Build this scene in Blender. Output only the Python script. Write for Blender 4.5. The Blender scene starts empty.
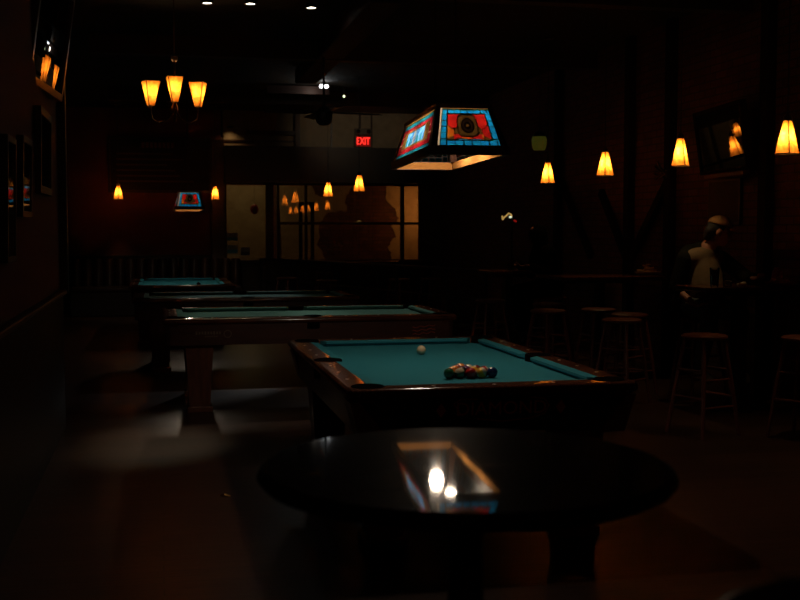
import bpy, bmesh, math, random
from mathutils import Vector, Matrix
random.seed(7)
PI = math.pi
sc = bpy.context.scene
COL = sc.collection

# ------------------------------------------------------------------ materials
def mat(name, color, rough=0.5, metal=0.0, spec=0.5, coat=0.0, noise=None, bump=None, trans=None):
    m = bpy.data.materials.new(name); m.use_nodes = True
    nt = m.node_tree; b = nt.nodes['Principled BSDF']
    b.inputs['Base Color'].default_value = (*color, 1)
    b.inputs['Roughness'].default_value = rough
    b.inputs['Metallic'].default_value = metal
    b.inputs['Specular IOR Level'].default_value = spec
    b.inputs['Coat Weight'].default_value = coat
    b.inputs['Coat Roughness'].default_value = 0.08
    tc = nt.nodes.new('ShaderNodeTexCoord')
    if noise:
        scale, c2, stretch = noise
        mp = nt.nodes.new('ShaderNodeMapping'); mp.inputs['Scale'].default_value = stretch
        nz = nt.nodes.new('ShaderNodeTexNoise'); nz.inputs['Scale'].default_value = scale; nz.inputs['Detail'].default_value = 5
        rp = nt.nodes.new('ShaderNodeValToRGB')
        rp.color_ramp.elements[0].position = .35; rp.color_ramp.elements[1].position = .68
        rp.color_ramp.elements[0].color = (*color, 1); rp.color_ramp.elements[1].color = (*c2, 1)
        nt.links.new(tc.outputs['Object'], mp.inputs[0]); nt.links.new(mp.outputs[0], nz.inputs['Vector'])
        nt.links.new(nz.outputs['Fac'], rp.inputs[0]); nt.links.new(rp.outputs[0], b.inputs['Base Color'])
    if bump:
        scale, strength = bump
        nz = nt.nodes.new('ShaderNodeTexNoise'); nz.inputs['Scale'].default_value = scale; nz.inputs['Detail'].default_value = 4
        bp = nt.nodes.new('ShaderNodeBump'); bp.inputs['Strength'].default_value = strength; bp.inputs['Distance'].default_value = .01
        nt.links.new(tc.outputs['Object'], nz.inputs['Vector']); nt.links.new(nz.outputs['Fac'], bp.inputs['Height'])
        nt.links.new(bp.outputs[0], b.inputs['Normal'])
    return m

def emit(name, color, strength):
    m = bpy.data.materials.new(name); m.use_nodes = True
    b = m.node_tree.nodes['Principled BSDF']
    b.inputs['Base Color'].default_value = (*[c * .5 for c in color], 1)
    b.inputs['Emission Color'].default_value = (*color, 1); b.inputs['Emission Strength'].default_value = strength
    return m

def art_glass(name, color, c2=None, scale=18):
    """coloured glass that lets the bulb behind it through, diffused"""
    m = bpy.data.materials.new(name); m.use_nodes = True
    nt = m.node_tree; nt.nodes.clear()
    out = nt.nodes.new('ShaderNodeOutputMaterial'); tr = nt.nodes.new('ShaderNodeBsdfTranslucent')
    gl = nt.nodes.new('ShaderNodeBsdfGlossy'); gl.inputs['Roughness'].default_value = .25
    gl.inputs['Color'].default_value = (.5, .5, .5, 1)
    mx = nt.nodes.new('ShaderNodeMixShader'); mx.inputs[0].default_value = .04
    tr.inputs['Color'].default_value = (*color, 1)
    if c2:
        tc = nt.nodes.new('ShaderNodeTexCoord'); nz = nt.nodes.new('ShaderNodeTexNoise')
        nz.inputs['Scale'].default_value = scale; nz.inputs['Detail'].default_value = 4
        rp = nt.nodes.new('ShaderNodeValToRGB')
        rp.color_ramp.elements[0].position = .38; rp.color_ramp.elements[1].position = .62
        rp.color_ramp.elements[0].color = (*color, 1); rp.color_ramp.elements[1].color = (*c2, 1)
        nt.links.new(tc.outputs['Object'], nz.inputs['Vector']); nt.links.new(nz.outputs['Fac'], rp.inputs[0])
        nt.links.new(rp.outputs[0], tr.inputs['Color'])
    nt.links.new(tr.outputs[0], mx.inputs[1]); nt.links.new(gl.outputs[0], mx.inputs[2]); nt.links.new(mx.outputs[0], out.inputs[0])
    return m

def clear_glass(name, ior=1.5, tint=(1, 1, 1)):
    m = bpy.data.materials.new(name); m.use_nodes = True
    nt = m.node_tree; nt.nodes.clear()
    out = nt.nodes.new('ShaderNodeOutputMaterial'); tr = nt.nodes.new('ShaderNodeBsdfTransparent')
    tr.inputs[0].default_value = (*tint, 1)
    gl = nt.nodes.new('ShaderNodeBsdfGlossy'); gl.inputs['Roughness'].default_value = .003
    fr = nt.nodes.new('ShaderNodeFresnel'); fr.inputs[0].default_value = ior
    mx = nt.nodes.new('ShaderNodeMixShader')
    nt.links.new(fr.outputs[0], mx.inputs[0]); nt.links.new(tr.outputs[0], mx.inputs[1])
    nt.links.new(gl.outputs[0], mx.inputs[2]); nt.links.new(mx.outputs[0], out.inputs[0])
    return m

def brick_mat(name, c1, c2, mortar, scale_vec, rough=.85, width=.22, row=.075, msize=.008, rot=(0, 0, 0), bumps=.6):
    m = bpy.data.materials.new(name); m.use_nodes = True
    nt = m.node_tree; b = nt.nodes['Principled BSDF']; b.inputs['Roughness'].default_value = rough
    tc = nt.nodes.new('ShaderNodeTexCoord'); mp = nt.nodes.new('ShaderNodeMapping')
    mp.inputs['Rotation'].default_value = rot; mp.inputs['Scale'].default_value = scale_vec
    br = nt.nodes.new('ShaderNodeTexBrick'); br.inputs['Scale'].default_value = 1
    br.inputs['Brick Width'].default_value = width; br.inputs['Row Height'].default_value = row
    br.inputs['Mortar Size'].default_value = msize
    br.inputs['Color1'].default_value = (*c1, 1); br.inputs['Color2'].default_value = (*c2, 1); br.inputs['Mortar'].default_value = (*mortar, 1)
    nt.links.new(tc.outputs['Object'], mp.inputs[0]); nt.links.new(mp.outputs[0], br.inputs['Vector'])
    nz = nt.nodes.new('ShaderNodeTexNoise'); nz.inputs['Scale'].default_value = 9; nz.inputs['Detail'].default_value = 6
    nt.links.new(tc.outputs['Object'], nz.inputs['Vector'])
    mx = nt.nodes.new('ShaderNodeMix'); mx.data_type = 'RGBA'; mx.blend_type = 'MULTIPLY'; mx.inputs[0].default_value = .6
    nt.links.new(br.outputs['Color'], mx.inputs[6]); nt.links.new(nz.outputs['Color'], mx.inputs[7])
    nt.links.new(mx.outputs[2], b.inputs['Base Color'])
    bp = nt.nodes.new('ShaderNodeBump'); bp.inputs['Strength'].default_value = bumps; bp.inputs['Distance'].default_value = .008
    nt.links.new(br.outputs['Fac'], bp.inputs['Height']); bp.invert = True
    nt.links.new(bp.outputs[0], b.inputs['Normal'])
    return m

def floor_mat():
    m = bpy.data.materials.new('dark_plank_floor'); m.use_nodes = True
    nt = m.node_tree; b = nt.nodes['Principled BSDF']
    tc = nt.nodes.new('ShaderNodeTexCoord')
    br = nt.nodes.new('ShaderNodeTexBrick'); br.inputs['Scale'].default_value = 1
    br.inputs['Brick Width'].default_value = 1.4; br.inputs['Row Height'].default_value = .085; br.inputs['Mortar Size'].default_value = .003
    br.inputs['Color1'].default_value = (.105, .046, .028, 1); br.inputs['Color2'].default_value = (.072, .031, .019, 1)
    br.inputs['Mortar'].default_value = (.02, .010, .007, 1)
    nt.links.new(tc.outputs['Object'], br.inputs['Vector'])
    mp = nt.nodes.new('ShaderNodeMapping'); mp.inputs['Scale'].default_value = (2, 60, 2)
    nz = nt.nodes.new('ShaderNodeTexNoise'); nz.inputs['Scale'].default_value = 1.5; nz.inputs['Detail'].default_value = 5
    nt.links.new(tc.outputs['Object'], mp.inputs[0]); nt.links.new(mp.outputs[0], nz.inputs['Vector'])
    mx = nt.nodes.new('ShaderNodeMix'); mx.data_type = 'RGBA'; mx.blend_type = 'MULTIPLY'; mx.inputs[0].default_value = .7
    nt.links.new(br.outputs['Color'], mx.inputs[6]); nt.links.new(nz.outputs['Color'], mx.inputs[7])
    nt.links.new(mx.outputs[2], b.inputs['Base Color'])
    b.inputs['Roughness'].default_value = .34; b.inputs['Specular IOR Level'].default_value = .4
    bp = nt.nodes.new('ShaderNodeBump'); bp.inputs['Strength'].default_value = .35; bp.inputs['Distance'].default_value = .004
    nt.links.new(nz.outputs['Fac'], bp.inputs['Height']); nt.links.new(bp.outputs[0], b.inputs['Normal'])
    return m

M = {}
M['floor'] = floor_mat()
M['ceiling'] = mat('black_ceiling_paint', (.018, .013, .011), .9)
M['beam'] = mat('dark_beam_paint', (.03, .014, .010), .6)
M['duct'] = mat('dull_red_duct_paint', (.028, .010, .008), .7)
M['post'] = mat('matt_black_post', (.010, .006, .005), .95, spec=.05)
M['redwall'] = mat('oxblood_wall_paint', (.17, .050, .040), .75, bump=(60, .15))
M['wainscot'] = mat('black_stained_panelling', (.014, .009, .007), .5)
M['cap'] = mat('cap_rail_varnish', (.10, .035, .02), .3)
M['brick'] = brick_mat('dark_red_brick', (.16, .055, .038), (.10, .034, .026), (.07, .04, .032), (1, 1, 1), rot=(0, PI / 2, 0))
M['brick_right'] = brick_mat('dark_red_brick_side', (.17, .055, .038), (.10, .034, .026), (.06, .035, .03), (1, 1, 1))
M['brick_back'] = brick_mat('corridor_brick', (.22, .085, .05), (.13, .05, .035), (.09, .06, .045), (1, 1, 1))
M['plaster'] = mat('yellowed_plaster', (.46, .36, .22), .85, noise=(5, (.36, .27, .16), (1, 1, 1)), bump=(30, .3))
M['tan'] = mat('tan_wall_board', (.40, .31, .21), .8, noise=(8, (.32, .25, .17), (1, 1, 1)))
M['darkwood'] = mat('dark_stained_wood', (.035, .016, .010), .4, noise=(6, (.06, .024, .014), (1, 1, 12)))
M['mahog'] = mat('mahogany_rail', (.060, .019, .010), .17, spec=.35, coat=.3, noise=(5, (.14, .045, .022), (12, 1, 3)))
M['mahog_dull'] = mat('mahogany_leg', (.16, .055, .03), .4, noise=(5, (.09, .03, .018), (6, 6, 1)))
M['apron_black'] = mat('black_table_apron', (.012, .008, .006), .35)
M['apron_red'] = mat('dark_red_table_apron', (.075, .022, .015), .4, noise=(4, (.05, .015, .01), (1, 1, 8)))
M['cloth'] = mat('teal_table_cloth', (.028, .205, .265), .95, spec=.1, bump=(400, .1))
M['cloth_nose'] = mat('teal_cushion_cloth', (.018, .165, .25), .95, spec=.1)
M['cloth_grey'] = mat('green_grey_table_cloth', (.075, .19, .175), .95, spec=.1)
M['leather'] = mat('pocket_leather_and_dark', (.005, .004, .004), 1, spec=0)
M['pearl'] = mat('pearl_inlay', (.55, .5, .42), .3)
M['logo'] = mat('dull_red_inlay_logo', (.60, .13, .09), .45)
M['plate'] = mat('worn_lettered_plate', (.15, .11, .08), .5)
M['black'] = mat('black_metal', (.010, .009, .009), .4, spec=.4)
M['blackwood'] = mat('black_painted_wood', (.012, .008, .007), .35)
M['bronze'] = mat('dark_bronze', (.06, .03, .015), .35, metal=.7)
M['tabletop'] = mat('polished_black_brown_table', (.022, .011, .007), .40, spec=.001, coat=.7, noise=(3, (.03, .014, .009), (1, 14, 1)))
M['tabletop'].node_tree.nodes['Principled BSDF'].inputs['Coat Roughness'].default_value = .035
M['stool'] = mat('red_brown_stool_wood', (.15, .042, .025), .42, noise=(6, (.10, .029, .018), (6, 6, 1)))
M['lampwood'] = mat('lamp_frame_wood', (.060, .026, .016), .4, noise=(6, (.04, .017, .011), (10, 10, 1)))
M['lit_inner_face'] = mat('bulb_lit_frame_wood', (.30, .135, .038), .9, spec=0)  # lamp frame wood made paler, carrying the bulbs' light in its colour
M['paper'] = mat('white_paper', (.6, .58, .52), .8)
M['paperblue'] = mat('blue_printed_paper', (.12, .36, .50), .8)
M['paperdark'] = mat('grey_print', (.15, .14, .13), .8)
M['noticedim'] = mat('dark_notice', (.07, .06, .05), .9, spec=.1)  # dark grey-brown sheet
M['redball'] = mat('red_balloon_rubber', (.35, .02, .02), .4)
M['pane'] = clear_glass('window_glass', 2.5)
M['tumbler'] = clear_glass('drinking_glass', 1.5, (.95, .93, .9))
M['beer'] = mat('dark_beer', (.20, .055, .015), .15)
M['picture'] = mat('glazed_dark_print', (.014, .010, .009), .03, spec=.5)
M['screen'] = mat('switched_off_screen', (.005, .005, .006), .025, spec=.35)
M['picframe'] = mat('dark_picture_frame', (.025, .014, .010), .4)
M['slate'] = mat('blackboard', (.012, .010, .009), .8)
M['chalkred'] = mat('faded_red_lettering', (.20, .05, .04), .8)
M['chalk'] = mat('faded_chalk', (.07, .05, .045), .8)
M['vinyl'] = mat('brown_booth_vinyl', (.030, .012, .008), .36)
M['iron'] = mat('black_railing_iron', (.010, .008, .007), .45)
M['foil'] = mat('gold_scrap_metal', (.9, .5, .17), .38, metal=1)
M['white'] = mat('ivory_plastic', (.55, .50, .42), .4)
M['skin'] = mat('skin', (.38, .17, .11), .55)
M['skin_shaded'] = mat('skin_in_shade', (.10, .04, .028), .8, spec=.1)  # skin darkened in colour so the far figure stays a silhouette
M['shirt'] = mat('pale_tee_cloth', (.17, .12, .075), .95, spec=.1, noise=(14, (.14, .10, .06), (1, 1, 1)))
M['jacket'] = mat('dark_jacket_cloth', (.012, .012, .009), 1, spec=0)
M['jeans'] = mat('dark_denim', (.035, .045, .050), .9)
M['capcloth'] = mat('cream_cap_cloth', (.40, .22, .09), .9)
M['capmark'] = mat('brown_cap_badge', (.12, .03, .02), .8)
M['blackcloth'] = mat('black_hoodie_cloth', (.0025, .002, .002), 1, spec=0)
M['hair'] = mat('dark_hair', (.012, .009, .008), .6)
M['shoe'] = mat('pale_shoe', (.30, .26, .20), .6)
M['fries'] = mat('fried_food', (.55, .28, .09), .7, bump=(40, .5))
M['redsauce'] = mat('red_sauce', (.45, .05, .03), .4)
M['brass'] = mat('polished_brass', (.85, .55, .18), .25, metal=1)
M['greenglass'] = emit('green_glow_glass', (.36, .36, .04), .05)
M['glintgold'] = emit('gold_glint_glow', (1, .60, .16), .35)  # emission stands for glints on the small ornament
M['glintwhite'] = emit('white_glint_glow', (.9, 1, .7), .9)
M['glintred'] = emit('red_glint_glow', (1, .03, .02), .15)
M['exitred'] = emit('exit_letter_light', (1, .03, .02), 2.0)
M['exitplate'] = emit('exit_plate_light', (1, .012, .01), .10)
M['spot'] = emit('downlight_lens', (1, .90, .78), 16)
M['spotcool'] = emit('cool_spot_lens', (.92, .97, 1), 22)
M['bulb'] = emit('frosted_bulb', (1, .79, .58), 165)
M['bulb_dim'] = emit('frosted_bulb_dim', (1, .79, .58), 100)
M['lead'] = mat('lead_came', (.01, .008, .008), .5)
M['g_blue'] = art_glass('sky_blue_art_glass', (.004, .165, .380), (.003, .110, .260), 30)
M['g_deep'] = art_glass('deep_blue_art_glass', (.006, .050, .155), (.05, .13, .23), 25)
M['g_red'] = art_glass('red_art_glass', (.260, .007, .005), (.170, .004, .004), 20)
M['g_red_dim'] = art_glass('red_art_glass_dim', (.120, .004, .008), (.080, .003, .005), 20)  # red glass darkened: lower brightness of the side panels put into the colour
M['g_blue_dim'] = art_glass('blue_art_glass_dim', (.003, .070, .105), (.002, .045, .075), 30)  # blue glass darkened the same way for the dimmer side panels
M['g_orange'] = art_glass('orange_art_glass', (.26, .085, .006), (.24, .04, .004), 16)
M['g_brown'] = art_glass('brown_art_glass', (.042, .022, .005), (.026, .012, .003), 16)
M['g_white'] = art_glass('milk_glass_and_leak', (.30, .23, .17))
M['g_pale'] = art_glass('pale_blue_art_glass', (.11, .14, .16))
M['g_tan'] = art_glass('tan_glass_and_leak', (.070, .042, .011))
M['g_dark'] = art_glass('smoked_art_glass', (.004, .002, .001))
M['mica'] = art_glass('amber_mica', (.40, .142, .020), (.27, .070, .006), 26)

# ------------------------------------------------------------------ mesh helpers
class MB:
    def __init__(s): s.v, s.f, s.m, s.T = [], [], [], Matrix()
    def add(s, verts, faces, mi=0):
        o = len(s.v); s.v += [s.T @ Vector(p) for p in verts]
        s.f += [tuple(o + i for i in f) for f in faces]; s.m += [mi] * len(faces)
        return s
    def box(s, c, d, mi=0, bev=0.0, R=None):
        x, y, z = d[0] / 2, d[1] / 2, d[2] / 2
        if bev <= 0:
            vs = [(i * x, j * y, k * z) for k in (-1, 1) for j in (-1, 1) for i in (-1, 1)]
            fs = [(0, 2, 3, 1), (4, 5, 7, 6), (0, 1, 5, 4), (2, 6, 7, 3), (0, 4, 6, 2), (1, 3, 7, 5)]
        else:
            bm = bmesh.new(); bmesh.ops.create_cube(bm, size=1)
            for w in bm.verts: w.co = Vector((w.co.x * d[0], w.co.y * d[1], w.co.z * d[2]))
            bmesh.ops.bevel(bm, geom=list(bm.edges), offset=min(bev, min(d) * .45), segments=2, affect='EDGES', profile=.6)
            bm.verts.index_update(); vs = [tuple(w.co) for w in bm.verts]; fs = [tuple(w.index for w in f.verts) for f in bm.faces]; bm.free()
        Rm = R if R is not None else Matrix.Identity(3)
        return s.add([Rm @ Vector(p) + Vector(c) for p in vs], fs, mi)
    def hexa(s, lo, hi, mi=0):
        """lo, hi: four corner points each, same winding"""
        return s.add(list(lo) + list(hi), [(3, 2, 1, 0), (4, 5, 6, 7)] + [(i, (i + 1) % 4, 4 + (i + 1) % 4, 4 + i) for i in range(4)], mi)
    def tube(s, pts, r, seg=8, mi=0, closed=False):
        pts = [Vector(p) for p in pts]; n = len(pts)
        rs = r if isinstance(r, (list, tuple)) else [r] * n
        rings = []; ref = None
        for i, p in enumerate(pts):
            if closed: t = pts[(i + 1) % n] - pts[i - 1]
            else: t = pts[min(i + 1, n - 1)] - pts[max(i - 1, 0)]
            t.normalize()
            if ref is None: ref = Vector((0, 0, 1)) if abs(t.z) < .9 else Vector((1, 0, 0))
            a = t.cross(ref).normalized(); b = a.cross(t).normalized(); ref = b
            rings.append([p + (a * math.cos(2 * PI * k / seg) + b * math.sin(2 * PI * k / seg)) * rs[i] for k in range(seg)])
        vs = [q for rg in rings for q in rg]; fs = []
        for i in range(n if closed else n - 1):
            j = (i + 1) % n
            for k in range(seg): fs.append((i * seg + k, i * seg + (k + 1) % seg, j * seg + (k + 1) % seg, j * seg + k))
        if not closed:
            fs.append(tuple(range(seg))[::-1]); fs.append(tuple((n - 1) * seg + k for k in range(seg)))
        return s.add(vs, fs, mi)
    def lathe(s, prof, seg=24, c=(0, 0, 0), mi=0):
        vs, fs = [], []; n = len(prof)
        for r, z in prof:
            for k in range(seg): vs.append((c[0] + r * math.cos(2 * PI * k / seg), c[1] + r * math.sin(2 * PI * k / seg), c[2] + z))
        for i in range(n - 1):
            for k in range(seg): fs.append((i * seg + k, i * seg + (k + 1) % seg, (i + 1) * seg + (k + 1) % seg, (i + 1) * seg + k))
        if prof[0][0] > 1e-6: fs.append(tuple(range(seg))[::-1])
        if prof[-1][0] > 1e-6: fs.append(tuple((n - 1) * seg + k for k in range(seg)))
        return s.add(vs, fs, mi)
    def ball(s, c, r, seg=20, mi=0, stripe=None):
        rx, ry, rz = r if isinstance(r, (tuple, list)) else (r, r, r)
        vs, fs = [], []; n = seg // 2
        ms = []
        for i in range(n + 1):
            a = -PI / 2 + PI * i / n
            for k in range(seg):
                b = 2 * PI * k / seg; vs.append((c[0] + rx * math.cos(a) * math.cos(b), c[1] + ry * math.cos(a) * math.sin(b), c[2] + rz * math.sin(a)))
        for i in range(n):
            for k in range(seg):
                fs.append((i * seg + k, i * seg + (k + 1) % seg, (i + 1) * seg + (k + 1) % seg, (i + 1) * seg + k))
                ms.append(mi if stripe is None or abs((i + .5) / n - .5) < .17 else stripe)
        o = len(s.m); s.add(vs, fs, mi); s.m[o:] = ms
        return s
    def extrude(s, poly, axis, a, b, mi=0):
        """poly: 2-D points in the plane perpendicular to axis ('x','y','z'), extruded from a to b"""
        def P(p, h): return {'x': (h, p[0], p[1]), 'y': (p[0], h, p[1]), 'z': (p[0], p[1], h)}[axis]
        n = len(poly)
        return s.add([P(p, a) for p in poly] + [P(p, b) for p in poly],
                     [tuple(range(n))[::-1], tuple(range(n, 2 * n))] + [(i, (i + 1) % n, n + (i + 1) % n, n + i) for i in range(n)], mi)
    def build(s, name, mats, parent=None, smooth=False, loc=None):
        me = bpy.data.meshes.new(name); me.from_pydata([tuple(p) for p in s.v], [], s.f)
        for m in (mats if isinstance(mats, (list, tuple)) else [mats]): me.materials.append(m)
        for p, i in zip(me.polygons, s.m): p.material_index = i
        bm = bmesh.new(); bm.from_mesh(me); bmesh.ops.recalc_face_normals(bm, faces=bm.faces); bm.to_mesh(me); bm.free()
        if smooth:
            me.polygons.foreach_set('use_smooth', [True] * len(me.polygons))
            try: me.set_sharp_from_angle(angle=math.radians(smooth if smooth is not True else 40))
            except Exception: pass
        o = bpy.data.objects.new(name, me); COL.objects.link(o)
        if parent: o.parent = parent
        if loc: o.location = loc
        return o

def thing(name, label, cat, loc=(0, 0, 0), rz=0, group=None):
    o = bpy.data.objects.new(name, None); o.empty_display_size = .1; COL.objects.link(o)
    o.location = loc; o.rotation_euler = (0, 0, rz)
    return tag(o, label, cat, group)
def tag(o, label, cat, group=None):
    o['label'] = label; o['category'] = cat
    if group: o['group'] = group
    return o
def struct(o, label=None):
    o['kind'] = 'structure'
    if label: o['label'] = label
    return o
def dup(root, loc, rz=0, label=None, group=None):
    r = root.copy(); COL.objects.link(r); r.location = loc; r.rotation_euler = (0, 0, rz)
    if label: r['label'] = label
    if group: r['group'] = group
    for ch in list(root.children):
        c = ch.copy(); COL.objects.link(c); c.parent = r
        for g in list(ch.children):
            d = g.copy(); COL.objects.link(d); d.parent = c
    return r
def point(loc, power, color=(1, .62, .28), r=.02):
    l = bpy.data.lights.new('point_light', 'POINT'); l.energy = power; l.color = color; l.shadow_soft_size = r
    o = bpy.data.objects.new('point_light', l); COL.objects.link(o); o.location = loc; return o
def spot(loc, target, power, color, angle, blend=.4, r=.05):
    l = bpy.data.lights.new('spot_light', 'SPOT'); l.energy = power; l.color = color; l.spot_size = angle; l.spot_blend = blend; l.shadow_soft_size = r
    o = bpy.data.objects.new('spot_light', l); COL.objects.link(o); o.location = loc
    o.rotation_euler = (Vector(target) - Vector(loc)).to_track_quat('-Z', 'Y').to_euler(); return o
def text_mb(body, size, bold=0.0):
    c = bpy.data.curves.new('lettering', 'FONT'); c.body = body; c.size = size; c.align_x = 'CENTER'; c.align_y = 'CENTER'
    c.extrude = .002; c.offset = bold; c.resolution_u = 3
    o = bpy.data.objects.new('lettering', c); COL.objects.link(o)
    bpy.context.view_layer.update()
    me = bpy.data.meshes.new_from_object(o.evaluated_get(bpy.context.evaluated_depsgraph_get()))
    vs = [tuple(v.co) for v in me.vertices]; fs = [tuple(p.vertices) for p in me.polygons]
    bpy.data.objects.remove(o); bpy.data.curves.remove(c); bpy.data.meshes.remove(me)
    return vs, fs

# ------------------------------------------------------------------ the setting
CZ = 3.75
b = MB(); b.box((1.9, 10.5, -.06), (8.2, 30, .12)); struct(b.build('floor', M['floor']), 'dark red-brown plank floor')
b = MB(); b.box((1.9, 10.5, CZ + .06), (8.2, 30, .12)); struct(b.build('ceiling', M['ceiling']))
# left wall, ends at y = 8.9 where the room opens to the left
WL = -.75
b = MB(); b.box((WL - .1, 3.2, 2.4), (.2, 11.4, 2.72)); struct(b.build('wall_left', M['redwall']), 'dark oxblood painted left wall')
b = MB(); b.box((WL - .09, 3.2, .52), (.22, 11.42, 1.04)); struct(b.build('wall_left_wainscot', M['wainscot']))
b = MB(); b.box((WL - .05, 3.2, 1.055), (.2, 11.46, .035), bev=.01); struct(b.build('trim_1', M['cap']))
b = MB(); b.box((WL - .07, 8.93, 2.4), (.26, .10, 2.7), bev=.01); struct(b.build('trim_2', M['darkwood']))
# far left wall of the wider part
b = MB(); b.box((-2.2, 15, 1.87), (.2, 12.2, 3.75)); struct(b.build('wall_far_left', M['redwall']))
# right wall: brick with dark timber posts and braces
WR = 5.36
b = MB(); b.T = Matrix.Rotation(PI / 2, 4, 'Z') @ Matrix.Rotation(PI / 2, 4, 'X')
o = MB(); o.box((0, 0, 0), (20.2, 3.75, .2)); o = o.build('wall_right', M['brick_right'])
o.rotation_euler = (PI / 2, 0, PI / 2); o.location = (WR + .1, 11, 1.875); struct(o, 'dark red brick right wall')
for i, y in enumerate((12.05, 11.0, 9.08, 7.1, 14.4)):
    b = MB(); b.box((WR - .045, y, 1.875), (.09, .13, 3.74), bev=.008); struct(b.build('column_right', M['post']))
for i, (y0, z0, y1, z1) in enumerate(((11.05, 2.05, 12.0, 1.2), (12.1, 1.2, 12.9, 2.0), (14.3, 2.2, 13.2, 1.2))):
    b = MB(); L = math.hypot(y1 - y0, z1 - z0); a = math.atan2(z1 - z0, y1 - y0)
    b.box((WR - .04, (y0 + y1) / 2, (z0 + z1) / 2), (.06, L, .09), R=Matrix.Rotation(a, 3, 'X')); struct(b.build('beam_brace_right', M['post']))
# back wall (y = 21) : red wall on the left, glazed front in the middle, tan boards above, dark header, wall on the right
BY = 21.0
b = MB(); b.box((-.53, BY + .1, 2.4), (3.34, .2, 2.72)); struct(b.build('wall_back_left', M['redwall']), 'dark oxblood painted back wall')
b = MB(); b.box((-.53, BY + .09, .52), (3.34, .22, 1.04)); struct(b.build('wall_back_wainscot', M['wainscot']))
b = MB(); b.box((-.53, BY - .02, 1.05), (3.34, .05, .04), bev=.01); struct(b.build('trim_3', M['wainscot']))
b = MB(); b.box((1.07, BY + .05, 1.6), (.24, .34, 3.2), bev=.01); struct(b.build('column_back', M['darkwood']))
b = MB(); b.box((5.22, BY + .1, 1.3), (.36, .2, 2.6)); struct(b.build('wall_back_right', M['brick_back']))
b = MB(); b.box((3.18, BY + .1, .46), (4.0, .2, .92)); struct(b.build('wall_back_lower', M['wainscot']))
b = MB(); b.box((1.86, BY + .1, 3.4), (1.36, .2, .72)); struct(b.build('wall_back_recess', M['tan']))
b = MB(); b.box((3.97, BY + .04, 3.4), (2.86, .2, .72)); struct(b.build('wall_back_boards', M['tan']), 'tan boards above the dark header')
b = MB(); b.box((3.28, BY - .14, 2.74), (4.2, .5, .66)); struct(b.build('beam_header', M['wainscot']), 'dark header above the glazed front')
for i, (x, w) in enumerate(((2.56, .09), (3.20, .03), (3.75, .03), (3.97, .03))):
    b = MB(); b.box((x, BY - .075, 3.41), (w, .03, .70)); struct(b.build('trim_%d' % (i + 4), M['darkwood']))
b = MB(); b.box((2.08, BY - .03, 3.34), (.96, .10, .08)); struct(b.build('trim_8', M['darkwood']))
b = MB(); b.box((1.86, BY - .01, 3.19), (1.40, .04, .03)); struct(b.build('trim_9', M['darkwood']))
# ceiling beams and the painted duct running away down the hall
for i, y in enumerate((6.4, 9.5, 13.2, 17.9)):
    b = MB(); b.box((2.3, y, CZ - .11), (6.1, .16, .22)); struct(b.build('beam_ceiling', M['beam']))
b = MB(); b.box((2.0, 12.6, 3.64), (.30, 5.6, .20), bev=.02); tag(b.build('air_duct', M['duct']), 'dull red square air duct running along under the dark ceiling', 'duct')
b = MB(); b.box((2.1, 17.05, 3.66), (.95, .05, .12)); tag(b.build('light_batten', M['duct']), 'reddish brown board under the ceiling just behind the twin spotlight', 'board')
# glazed front
win = bpy.data.objects.new('window_1', None); COL.objects.link(win); win.location = (0, BY, 0); struct(win, 'glazed front in the back wall looking into a corridor')
f = MB()
for x, w in ((1.205, .05), (2.03, .14), (2.19, .05), (2.72, .05), (4.585, .07), (4.98, .14)): f.box((x, .02, 1.66), (w, .10, 1.52), bev=.006)
f.box((3.08, .02, 2.40), (3.84, .10, .06), bev=.006); f.box((3.08, .02, .935), (3.84, .14, .06), bev=.006); f.box((3.58, .02, 1.655), (2.8, .07, .055), bev=.006)
f.build('window_frame', M['darkwood'], win)
p = MB(); p.box((1.60, .03, 1.66), (.75, .008, 1.46)); p.build('pane', M['pane'], win)
for x0, x1 in ((2.21, 2.70), (2.74, 4.55), (4.62, 4.91)):
    for z0, z1 in ((.965, 1.63), (1.68, 2.37)):
        p = MB(); p.box(((x0 + x1) / 2, .03, (z0 + z1) / 2), (x1 - x0, .008, z1 - z0)); p.build('pane', M['pane'], win)
# corridor behind the glass: brick wall with plaster left on it
CY = 23.4
o = MB(); o.box((0, 0, 0), (6.0, 3.2, .2)); o = o.build('wall_corridor', M['brick_back']); o.rotation_euler = (PI / 2, 0, 0); o.location = (3.6, CY + .1, 1.6); struct(o, 'patchy brick and plaster corridor wall behind the glass')
def rough_edge(pts, n=5, amp=.03):
    out = []
    for i, a in enumerate(pts):
        c = pts[(i + 1) % len(pts)]
        for k in range(n):
            t = k / n; out.append((a[0] + (c[0] - a[0]) * t + random.uniform(-amp, amp), a[1] + (c[1] - a[1]) * t + random.uniform(-amp, amp)))
    return out
for pts in (
    [(1.0, .0), (2.33, .0), (2.33, 2.9), (1.0, 2.9)],
    [(2.49, .0), (3.45, .0), (3.45, .85), (3.28, 1.21), (3.33, 1.64), (3.48, 1.87), (3.93, 1.95), (3.86, 2.2), (4.02, 2.5), (3.9, 2.75), (3.55, 2.62), (3.44, 2.38), (3.37, 2.22), (3.2, 2.3), (3.08, 2.6), (2.49, 2.6)],
    [(4.78, .0), (5.9, .0), (5.9, 2.9), (4.62, 2.9), (4.78, 2.45), (4.74, 2.2), (4.95, 1.98), (5.03, 1.78), (4.86, 1.6), (4.95, 1.4), (4.80, 1.15), (4.90, .85)],
):
    b = MB(); b.extrude(rough_edge(pts), 'y', CY - .02, CY + .005); struct(b.build('wall_plaster_patch', M['plaster']))
b = MB(); b.box((3.6, CY - 1.15, 3.2), (6.0, 2.4, .1)); struct(b.build('ceiling_corridor', M['tan']))
b = MB(); b.box((.95, CY - 1.15, 1.6), (.1, 2.3, 3.2)); struct(b.build('wall_corridor_left', M['plaster']))
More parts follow.
